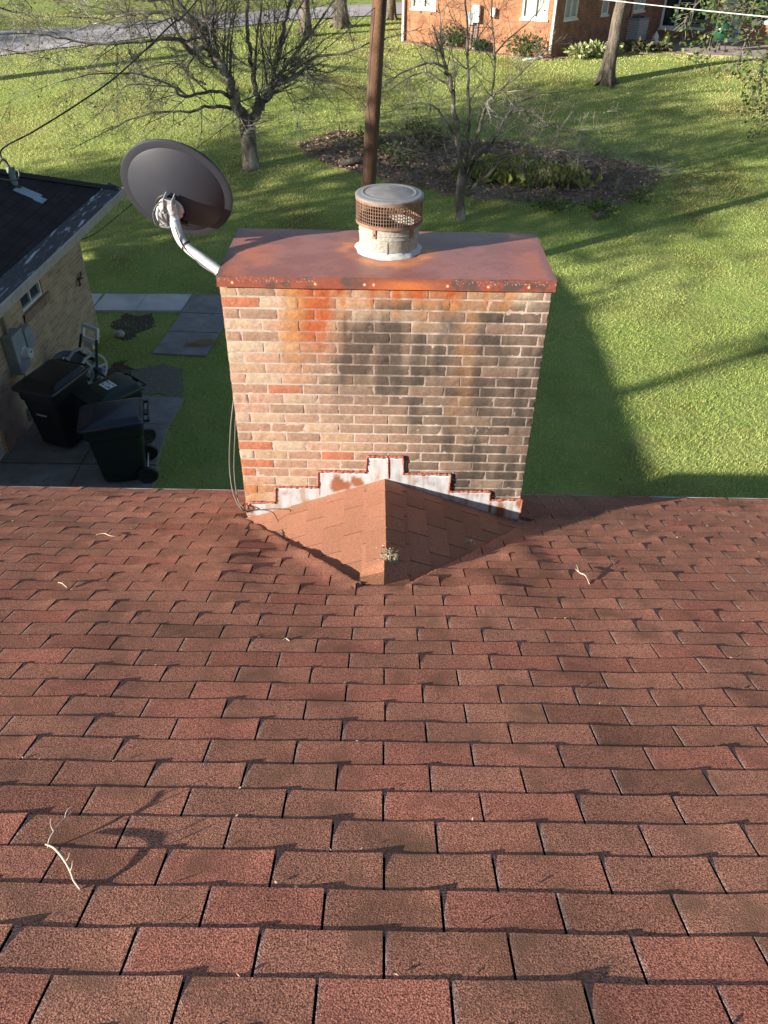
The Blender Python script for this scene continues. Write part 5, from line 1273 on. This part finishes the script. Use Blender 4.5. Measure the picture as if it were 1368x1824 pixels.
for i, (x, y, rd, h, lbl) in enumerate([(6.9, 32.6, .45, .45, 'pale striped hosta plant at the far house corner, leftmost'), (7.6, 33.1, .45, .5, 'pale striped hosta plant, second from the far house corner'), (8.3, 33.6, .42, .45, 'pale striped hosta plant just left of the big trunk'), (9.6, 34.6, .5, .4, 'dull green low plant in front of the air conditioner'), (10.5, 34.9, .5, .35, 'dull green low plant right of the air conditioner')]):
    shrub(G3(x, y), rd, h, 260, .17, [(.34, .38, .16), (.22, .28, .09), (.44, .46, .28)] if i < 3 else [(.10, .13, .06), (.16, .15, .08)], lbl, 'hosta', 'plant', 'plants beside the far house', 40+i, up=.1)
# bed plants: grassy clump + weeds
def grassclump(loc, rad, n, h, pal, label, seed, name='grass_clump'):
    r = np.random.default_rng(seed); t = thing(name, loc, label, 'plant', 'plants in the garden bed'); x = loc[0]+r.normal(size=n)*rad[0]; y = loc[1]+r.normal(size=n)*rad[1]; z = ground(x, y)
    a = r.uniform(0, 6.28, n); l = r.uniform(.3, 1.1, n)*h; w = .005
    dx, dy = np.cos(a+1.57)*w, np.sin(a+1.57)*w; hh = h*r.uniform(.5, 1.1, n)
    V = np.stack([np.stack([x-dx, y-dy, z], -1), np.stack([x+dx, y+dy, z], -1), np.stack([x+np.cos(a)*l*.5+dx, y+np.sin(a)*l*.5+dy, z+hh], -1), np.stack([x+np.cos(a)*l, y+np.sin(a)*l, z+hh*.7], -1)], 1).reshape(-1, 3)
    pal = np.array(pal); c = pal[r.integers(0, len(pal), n)]*r.uniform(.7, 1.3, n)[:, None]
    pmesh('foliage', M_leaf, V, np.arange(4*n).reshape(n, 4), np.repeat(c, 4, 0), t); return t
grassclump(G3(3.2, 22.4), (.42, .22), 4200, .34, [(.24, .30, .07), (.17, .23, .055), (.32, .33, .10)], 'arching yellow green grassy clump in the middle of the garden bed', 61)
grassclump(G3(4.3, 22.1), (.4, .2), 3000, .32, [(.24, .28, .07), (.30, .28, .12)], 'arching yellow green grassy clump, right of the first in the garden bed', 62)
for i, (x, y, n, h, lb_) in enumerate([(-.55, 24.2, 260, .45, 'leafy light green weeds at the left end of the garden bed'), (.3, 23.2, 300, .5, 'leafy weeds just right of the utility pole in the bed'), (1.2, 23.8, 420, .7, 'dark tangled weeds behind the small bare tree'), (6.6, 20.9, 200, .35, 'green weeds at the front right edge of the bed'), (5.4, 20.2, 260, .35, 'weeds around the fallen logs in front of the bed'), (4.2, 20.4, 260, .3, 'low creeping weeds at the front edge of the bed'), (.9, 24.9, 300, .5, 'pale weeds on the back edge of the bed')]):
    shrub(G3(x, y), .55, h, n, .09, [(.06, .11, .035), (.12, .17, .05), (.22, .26, .07)] if i != 2 else [(.045, .07, .03), (.08, .08, .04)], lb_, 'weeds', 'plant', 'plants in the garden bed', 70+i)
# sticks + logs + stump + fence
def stick_pile(c, rad, n, L, r, label, name, seed):
    q = random.Random(seed); mb = MB()
    for k in range(n):
        x, y = c[0]+q.gauss(0, rad[0]), c[1]+q.gauss(0, rad[1]); a = q.uniform(0, 6.28); l = L*q.uniform(.4, 1.2); z = gz(x, y)+.03
        P = [Vector((x, y, z)), Vector((x+l*.5*math.cos(a), y+l*.5*math.sin(a), z+q.uniform(.02, .22))), Vector((x+l*math.cos(a+.3), y+l*math.sin(a+.3), z+q.uniform(0, .3)))]
        mb.tube(P, [r, r*.7, r*.3], 4)
    o = mb.build(name, M_twigs); tag(o, label, 'branches', kind='stuff'); return o
stick_pile((4.4, 22.9), (1.9, .7), 1100, .7, .007, 'heap of grey brushwood twigs across the garden bed', 'brushwood', 3)
for (p0, p1, r, lb_) in (((5.35, 20.25), (5.95, 20.5), .07, 'fallen log in front of the garden bed, upper one'), ((5.2, 19.9), (5.5, 20.0), .08, 'short fallen log in front of the garden bed, lower one'), ((-1.3, 22.75), (-.55, 22.95), .09, 'dark fallen log on the left part of the bed beside the pole')):
    mb = MB(); a = Vector((*p0, gz(*p0)+r*.8)); b = Vector((*p1, gz(*p1)+r*.9+.08)); mb.tube([a, (a+b)/2+Vector((0, 0, .03)), b], [r, r*.95, r*.8], 10); o = mb.build('log', M_wood, smooth=True, auto=50); tag(o, lb_, 'log', 'fallen logs round the bed')
mb = MB(); s0 = Vector(G3(6.05, 21.3)); mb.tube([s0-Vector((0, 0, .05)), s0+Vector((.01, 0, .3)), s0+Vector((.02, 0, .46))], [.10, .08, .075], 10); o = mb.build('tree_stump', M_wood, smooth=True, auto=50); tag(o, 'short upright grey stump at the right end of the garden bed', 'stump')
def wirefence(pts, h, label):
    f = thing('wire_fence', G3(*pts[0]), label, 'fence', 'low wire fences round the bed'); 
    for (x, y) in pts[::2]: mb = MB(); b = Vector(G3(x, y)); mb.tube([b-Vector((0, 0, .1)), b+Vector((.02, 0, h+.12))], .014, 5); mb.build('fence_post', M_wirefence, f)
    mb = MB()
    for k in range(5):
        z = h*(k+.5)/5; mb.tube([Vector(G3(x, y))+Vector((.03*math.sin(i*2+k), 0, z+.03*math.sin(i+k))) for i, (x, y) in enumerate(pts)], .0028, 3, cap=False)
    for i in range(len(pts)-1):
        for s_ in range(6):
            t = s_/6; x = pts[i][0]*(1-t)+pts[i+1][0]*t; y = pts[i][1]*(1-t)+pts[i+1][1]*t; b = Vector(G3(x, y)); mb.tube([b, b+Vector((.02, 0, h))], .0022, 3, cap=False)
    mb.build('wire_mesh', M_wirefence, f); return f
wirefence([(-2.55, 24.1), (-2.0, 24.0), (-1.4, 23.9), (-.8, 23.7)], .55, 'low green wire fence at the left end of the garden bed')
wirefence([(5.4, 23.7), (6.0, 23.5), (6.7, 23.3), (7.5, 23.1)], .5, 'low green wire fence at the right end of the garden bed')
wirefence([(2.3, 21.0), (2.9, 20.9), (3.6, 20.8), (4.2, 20.8)], .35, 'bent silvery wire fence along the front of the bed')
wirefence([(-.4, 25.0), (.4, 25.2), (1.2, 25.1), (2.0, 24.9)], .9, 'taller thin wire fence on the back edge of the bed behind the pole')

# ---- bare trees
class Tree:
    def __init__(s, seed, kd=1.6): s.kd = kd; s.r = random.Random(seed); s.big = MB(); s.fine = MB(); s.tips = []
    def seg(s, P, R): 
        n = 9 if R[0] > .08 else 6 if R[0] > .03 else 4 if R[0] > .012 else 3
        (s.big if R[0] > .028 else s.fine).tube(P, R, n, cap=R[0] > .03)
    def limb(s, P, r0, r1, dens, L, lvl=1, up=.25, droop=0, flat=1.0):
        """limb through points P; spawns child branches"""
        P = smooth_path(P, 4); n = len(P); P = [p+Vector((s.r.gauss(0, r0*.25), s.r.gauss(0, r0*.25), s.r.gauss(0, r0*.2))) if 0 < i < n-1 else p for i, p in enumerate(P)]
        R = [r0+(r1-r0)*i/(n-1) for i in range(n)]; s.seg(P, R)
        tot = sum((P[i+1]-P[i]).length for i in range(n-1)); k = int(tot*dens*s.kd)
        for c in range(k):
            t = s.r.uniform(.12, 1)*(n-1); i = min(int(t), n-2); p = P[i].lerp(P[i+1], t-i); d = (P[i+1]-P[i]).normalized(); rr = R[i]
            s.grow(p, d, L*s.r.uniform(.5, 1.2), min(rr*.42, .010*L+.003), lvl, up, droop, s.r.uniform(35, 80), flat)
        s.grow(P[-1], (P[-1]-P[-2]).normalized(), L*.9, r1*.9, lvl, up, droop, 8, flat)
    def grow(s, p, d, L, r, lvl, up, droop, ang, flat=1.0):
        if L < .12: return
        ax = Vector((s.r.gauss(0, 1), s.r.gauss(0, 1), s.r.gauss(0, 1))).cross(d)
        if ax.length < 1e-4: ax = Vector((1, 0, 0))
        d = (Matrix.Rotation(R_(ang), 3, ax.normalized()) @ d).normalized()
        n = max(3, int(L/.16)); st = L/n; P = [p]; q = p.copy()
        for i in range(n):
            d = (d + Vector((s.r.gauss(0, .12), s.r.gauss(0, .12), s.r.gauss(0, .10)+up*.16-droop*.22*(i/n)))).normalized(); q = q+d*st; P.append(q.copy())
        r = max(r, .0034); R = [max(r*(1-.7*i/n), .0024) for i in range(n+1)]; s.seg(P, R); s.tips.append(P[-1])
        if lvl > 0:
            for c in range(int(L*s.r.uniform(5.5, 8))+1):
                i = s.r.randint(1, n-1) if n > 1 else 0; s.grow(P[i], (P[i]-P[i-1]).normalized(), L*s.r.uniform(.3, .6), R[i]*.6, lvl-1, up, droop, s.r.uniform(25, 65))
                s.tips.append(P[i])
    def done(s, t, bm, leaves=None):
        s.big.build('trunk', bm, t, smooth=True); s.fine.build('branches', M_twigs, t)
        if leaves:
            n, size, pal, fr = leaves; T = s.tips; P = []
            for k in range(n):
                p = T[s.r.randrange(len(T))]
                P.append((p.x+s.r.gauss(0, .09), p.y+s.r.gauss(0, .09), p.z+s.r.gauss(0, .08)))
            pmesh('leaves', M_leaf, *quadcloud(np.array(P), size, pal, .2, 5, .55), t)
# left tree
TY = 22.65
def L_(pts, dy=(0, 0)):
    n = len(pts); return [at(px, py, TY+dy[0]+(dy[1]-dy[0])*i/(n-1)) for i, (px, py) in enumerate(pts)]
lt_ = thing('bare_tree', (-3.78, TY, gz(-3.78, TY)), 'large bare grey tree with forked trunk and long drooping twigs left of the pole', 'tree', 'bare trees on the lawn')
T = Tree(3)
b0 = Vector((-3.78, TY, gz(-3.78, TY)))
T.seg([b0+Vector((0, 0, -.15)), b0+Vector((0, 0, .1)), at(445, 275, TY), at(442, 245, TY), at(440, 222, TY)], [.30, .24, .21, .21, .22])
T.limb(L_([(436, 228), (430, 205), (420, 175), (410, 148), (396, 120), (380, 95), (366, 82)], (0, -.8)), .17, .075, 1.6, 1.9, 2, .6)
T.limb(L_([(444, 230), (455, 205), (464, 185), (478, 165), (488, 150)], (0, .4)), .15, .10, 1.0, 1.5, 2, .5)
T.limb(L_([(456, 200), (457, 172), (452, 135), (444, 100), (441, 60), (440, 10), (438, -60)], (.1, .9)), .085, .03, 1.7, 1.6, 2, .8)
T.limb(L_([(486, 152), (490, 120), (500, 85), (508, 40), (518, 0), (530, -70)], (.4, 0)), .085, .03, 1.8, 1.7, 2, .8)
T.limb(L_([(488, 150), (510, 135), (540, 112), (565, 100), (610, 95), (660, 75)], (.4, -1.5)), .055, .018, 2.2, 1.6, 2, .3, .3)
T.limb(L_([(492, 140), (515, 110), (545, 70), (575, 30), (610, -30)], (.4, 2.0)), .05, .02, 2.0, 1.8, 2, .5)
T.limb(L_([(470, 172), (500, 160), (520, 150), (550, 140), (600, 155), (640, 180)], (.3, -1.2)), .035, .010, 2.2, 1.0, 2, 0, .6)
T.limb(L_([(420, 195), (395, 190), (365, 190), (340, 198), (300, 198), (240, 210), (185, 236)], (-.1, -1.6)), .055, .014, 2.4, 1.2, 2, .1, .5)
T.limb(L_([(415, 188), (405, 170), (385, 163), (350, 168), (325, 172), (300, 150), (235, 132), (160, 134), (85, 152)], (-.1, -2.2)), .055, .012, 2.4, 1.3, 2, .1, .5)
T.limb(L_([(330, 170), (310, 155), (270, 152), (228, 152), (200, 180), (160, 215)], (-1, -.6)), .022, .007, 2.4, 1.0, 2, 0, .7)
T.limb(L_([(366, 150), (340, 138), (318, 115), (290, 115), (240, 128), (180, 150)], (-.4, 1.0)), .03, .008, 2.4, 1.1, 2, .1, .6)
T.limb(L_([(366, 82), (345, 95), (325, 75), (300, 68), (250, 75), (190, 78), (120, 70), (60, 60)], (-.8, -2.6)), .07, .014, 3.0, 1.5, 2, .2, .4)
T.limb(L_([(370, 84), (350, 55), (325, 35), (290, 22), (240, 25), (190, 35), (130, 55)], (-.8, .5)), .06, .014, 3.0, 1.5, 2, .3, .4)
T.limb(L_([(375, 90), (350, 40), (315, 0), (270, -40)], (-.8, -1.8)), .055, .02, 2.2, 1.8, 2, .5)
for (x0_, y0_, x1_, y1_, d0, d1) in ((372, 84, 345, -30, -.8, -.4), (380, 92, 372, -40, -.7, .3), (392, 112, 392, -40, -.6, -1.4), (398, 118, 410, -40, -.5, -.2), (404, 135, 430, -30, -.4, .8), (386, 100, 355, -50, -.6, 1.5), (410, 140, 425, 0, -.3, -1.6), (452, 135, 470, -20, .3, -.6), (478, 160, 470, -40, .3, 1.2), (500, 85, 560, -40, .2, -.8)):
    mx, my = (x0_+x1_)/2, (y0_+y1_)/2; T.limb(L_([(x0_, y0_), (mx-8+rng.uniform(-6, 6), my+5), (x1_, y1_)], (d0, d1)), .036, .012, 1.8, 1.2, 2, .8)
T.done(lt_, M_bark, (1500, .075, [(.16, .20, .07), (.30, .32, .12), (.10, .13, .05), (.42, .38, .16)], 1))
# right tree
TY = 19.85
rt_ = thing('small_bare_tree', (1.84, TY, gz(1.84, TY)), 'small bare tree with many silvery twigs between the pole and the big trunk', 'tree', 'bare trees on the lawn')
T = Tree(8, 2.9); b0 = Vector((1.84, TY, gz(1.84, TY)))
T.seg([b0+Vector((0, 0, -.12)), b0+Vector((0, 0, .08)), at(819, 360, TY), at(821, 335, TY), at(824, 312, TY)], [.17, .135, .115, .115, .12])
T.limb(L_([(822, 316), (820, 285), (815, 240), (808, 190), (800, 140), (795, 122)], (0, -.4)), .075, .045, 1.8, 1.0, 2, .4)
T.limb(L_([(795, 122), (790, 95), (786, 50), (780, 0), (776, -60)], (-.4, -.7)), .022, .010, 2.0, .9, 2, .5)
T.limb(L_([(796, 124), (775, 112), (745, 118), (715, 130), (690, 150)], (-.4, -1.0)), .032, .010, 2.4, 1.0, 2, 0, .6)
T.limb(L_([(800, 150), (780, 140), (760, 128), (725, 140), (690, 165)], (-.3, .8)), .026, .008, 2.2, .9, 2, 0, .6)
T.limb(L_([(828, 312), (832, 275), (836, 225), (834, 160), (833, 90), (831, 30), (826, -60)], (.1, .7)), .055, .016, 1.9, 1.0, 2, .5)
T.limb(L_([(830, 300), (842, 262), (856, 220), (866, 190), (878, 172), (905, 150), (940, 118)], (0, -.9)), .06, .016, 2.2, .95, 2, .3)
T.limb(L_([(872, 180), (880, 140), (881, 90), (876, 30), (880, -50)], (-.3, .3)), .03, .014, 2.0, 1.0, 2, .5)
T.limb(L_([(878, 100), (905, 70), (935, 45), (960, 20)], (.1, .5)), .02, .010, 2.0, .8, 1, .4)
T.limb(L_([(832, 322), (845, 285), (870, 262), (885, 240), (905, 200), (925, 180), (968, 166)], (.1, .9)), .06, .016, 2.4, .9, 2, .2, .1)
T.limb(L_([(900, 210), (920, 198), (950, 200), (970, 220)], (.6, -.2)), .024, .008, 2.4, .8, 2, 0, .4)
T.limb(L_([(832, 348), (850, 328), (870, 310), (895, 288), (925, 272), (960, 265), (1010, 270)], (0, -1.1)), .05, .012, 2.8, .85, 2, 0, .4)
T.limb(L_([(884, 262), (915, 262), (945, 240), (980, 225), (1030, 232), (1060, 228)], (.3, -.4)), .035, .008, 2.8, .8, 2, 0, .3)
T.limb(L_([(818, 296), (800, 286), (782, 276), (762, 273), (742, 262), (712, 232)], (0, -.9)), .036, .010, 2.2, .7, 2, .1, .2)
T.limb(L_([(808, 240), (792, 215), (780, 195), (755, 184), (725, 186), (690, 200)], (-.1, .6)), .03, .008, 2.2, .8, 2, 0, .5)
T.limb(L_([(815, 250), (790, 240), (765, 232), (735, 238)], (0, 1.0)), .024, .008, 2.6, .8, 2, 0, .4)
T.done(rt_, M_bark, (700, .055, [(.14, .18, .07), (.24, .27, .11)], 1))

# big trunks
def bigtree(loc, r, hgt, label, seed, crown=None, lean=(0, 0), name='shade_tree', pal=None, size=.14, nl=9000, vis=True, crown_z=None, group=None, limbs=9):
    t = thing(name, loc, label, 'tree', group); q = random.Random(seed); mb = MB(); b = Vector(loc)
    P = []; Rd = []
    for i in range(11):
        f = i/10; z = hgt*f; P.append(b+Vector((lean[0]*f+.04*q.gauss(0, 1)*f, lean[1]*f, z-(.15 if i == 0 else 0)))); Rd.append(r*(1+.55*math.exp(-f*hgt*3.5))*(1-.45*f))
    mb.tube(P, Rd, 18)
    for k in range(5):
        a = k*1.26+seed; mb.tube([b+Vector((math.cos(a)*r*2.1, math.sin(a)*r*2.1, -.08)), b+Vector((math.cos(a)*r*1.2, math.sin(a)*r*1.2, .12)), b+Vector((math.cos(a)*r*.6, math.sin(a)*r*.6, .6))], [r*.22, r*.35, r*.3], 7)
    tips = []
    cr, ch = crown if crown else (0, 0); top = P[-1]
    for k in range(limbs):
        a = q.uniform(0, 6.28); s0 = P[q.randint(6, 10)]; e = top+Vector((math.cos(a)*cr*q.uniform(.3, .8), math.sin(a)*cr*q.uniform(.3, .8), q.uniform(.0, ch*.7))); m = (s0+e)/2+Vector((0, 0, .5)); S = smooth_path([s0, m, e], 4)
        mb.tube(S, [r*.45*(1-.8*i/len(S)) for i in range(len(S))], 7); tips += S[3:]
    mb.build('trunk', M_bark2, t, smooth=True)
    if crown:
        rr = np.random.default_rng(seed); nc = 34; C = rr.normal(size=(nc, 3)); C /= np.linalg.norm(C, axis=1)[:, None]; C *= rr.uniform(.35, 1, nc)[:, None]; C = C*np.array([cr, cr, ch*.6])+np.array(top)+np.array([0, 0, ch*.3])
        ii = rr.integers(0, nc, nl); D = rr.normal(size=(nl, 3))*np.array([cr*.17, cr*.17, ch*.10]); Pn = C[ii]+D
        pmesh('crown', M_leaf, *quadcloud(Pn, size, pal or [(.07, .12, .03), (.12, .16, .04), (.05, .09, .025)], .2, seed, .6), t)
    return t
rp_ = G3(7.35, 29.8)
bigtree(rp_, .225, 6.2, 'straight furrowed grey trunk standing on the lawn before the far brick house', 5, (3.2, 3.4), (.35, .2), nl=5000, name='shade_tree')
bigtree(G3(-2.05, 37.9), .27, 8, 'broad sunlit trunk by the road, just left of the pole', 6, (3, 3), name='roadside_tree', nl=2500, group='trees along the road')
bigtree(G3(-3.3, 35.6), .18, 8, 'slimmer pale trunk by the road, left of the broad sunlit one', 7, (3, 3), name='roadside_tree', nl=2500, group='trees along the road')
bigtree(G3(.0, 40.2), .2, 8, 'trunk between the pole and the far brick house', 8, (3, 3), name='roadside_tree', nl=2500, group='trees along the road')
bigtree(G3(-12, 45), .3, 7, 'distant tree across the road at the upper left', 9, (3.4, 3.4), name='roadside_tree', nl=3500, group='trees along the road')
# trees to the left of the view: their crowns shade the lawn
OFF = [(-22, 9.5, 6.2, 3.0, 3.8, 3400), (-31, 8, 8, 3.6, 4.6, 4200), (-22.5, 6.5, 9.0, 4.4, 3.4, 3600), (-19.5, 12.5, 9.5, 4.2, 3.0, 2800), (-44, 22, 9, 4, 4.5, 2400)]
for i, (x, y, h, cr, ch, nl) in enumerate(OFF):
    bigtree(G3(x, y), .13, h, ['broad leafy tree left of the buff building', 'tall leafy tree farther left of the lawn', 'tall sparse tree close to the buff building', 'tall spreading tree beyond the buff building', 'farthest leafy tree at left by the road'][i], 30+i, (cr, ch), size=.26, nl=nl, name='leafy_tree', limbs=8)
bigtree((-21, -1.2, 0), .13, 9.6, 'thin forked tree left of the near roof', 77, (1.0, 1.2), nl=150, size=.2, name='leafy_tree', limbs=5)

# overhanging leafy branches: tree right of view
rtree = thing('overhanging_tree', (19.5, 27.0, gz(19.5, 27)), 'green leafy tree whose drooping branches hang into the top right corner', 'tree')
T = Tree(21); bb = Vector((19.5, 27.0, gz(19.5, 27)))
T.seg([bb+Vector((0, 0, -.2)), bb+Vector((-.1, 0, 2)), bb+Vector((-.3, -.2, 4.2))], [.34, .26, .2])
leafP = []; r_ = random.Random(5)
hang = [((1400, -70), (1330, -30), (1262, -8), (1232, 18), (1218, 45), 26.0), ((1400, -40), (1330, 0), (1300, 30), (1262, 70), (1250, 90), 25.5), ((1420, 10), (1368, 30), (1340, 55), (1322, 90), (1312, 120), 25), ((1430, 60), (1390, 70), (1362, 110), (1352, 150), (1340, 165), 24.5), ((1420, 90), (1400, 110), (1372, 160), (1366, 190), (1362, 215), 24), ((1400, -20), (1368, 5), (1345, 15), (1300, 14), (1280, 25), 25)]
for (p0, p1, p2, p3, p4, Yh) in hang:
    Pn = [bb+Vector((-.3, -.2, 4.0)), at(*p0, Yh), at(*p1, Yh), at(*p2, Yh), at(*p3, Yh), at(*p4, Yh)]
    S = smooth_path(Pn, 5); T.seg(S, [.06*(1-.9*i/len(S))+.004 for i in range(len(S))])
    for i in range(6, len(S)):
        for k in range(2): T.grow(S[i], (S[i]-S[i-1]).normalized(), r_.uniform(.25, .6), .008, 0, .0, .5, r_.uniform(30, 70))
        for k in range(4): leafP.append(S[i]+Vector((r_.gauss(0, .22), r_.gauss(0, .25), r_.gauss(0, .16))))
T.big.build('trunk', M_bark2, rtree, smooth=True); T.fine.build('branches', M_twigs, rtree)
for tp in T.tips:
    for k in range(3): leafP.append(tp+Vector((r_.gauss(0, .1), r_.gauss(0, .1), r_.gauss(0, .1))))
pmesh('leaves', M_leaf, *quadcloud(np.array([tuple(p) for p in leafP]), .13, [(.06, .12, .03), (.09, .16, .045), (.045, .085, .025), (.15, .19, .06)], .3, 8, .6), rtree)
# overhanging twigs at top left
lt2 = thing('yellowing_tree', (-19.5, 26.0, gz(-19.5, 26)), 'tree with sparse yellow leaves whose twigs reach into the top left corner', 'tree')
T = Tree(31); bb = Vector((-19.5, 26.0, gz(-19.5, 26))); T.seg([bb+Vector((0, 0, -.2)), bb+Vector((.3, 0, 2.5)), bb+Vector((.8, 0, 5))], [.3, .24, .18])
for (a, b_, c, Yh) in (((-120, -60), (60, -10), (200, 20), 25), ((-120, -90), (100, -40), (320, 5), 26), ((-150, -40), (20, 20), (130, 30), 24), ((-160, 20), (-20, 80), (90, 105), 23.5), ((-100, -100), (150, -30), (260, 30), 25.5)):
    T.limb([bb+Vector((.8, 0, 4.8)), at(*a, Yh), at(*b_, Yh), at(*c, Yh)], .05, .012, 1.5, 1.0, 2, 0, .4)
T.done(lt2, M_bark, (800, .07, [(.36, .33, .10), (.28, .28, .09), (.14, .18, .06)], 1))
# shrub border across the road
shrub(G3(-14.5, 47.5), 1.6, 1.8, 1500, .25, [(.30, .09, .05), (.36, .14, .06), (.2, .1, .05)], 'reddish rounded bush across the road at the upper left', seed=91)
shrub(G3(-8.5, 46.0), 1.2, 1.6, 1200, .22, [(.34, .36, .06), (.25, .3, .05)], 'yellow green bush behind the big bare tree', seed=92)
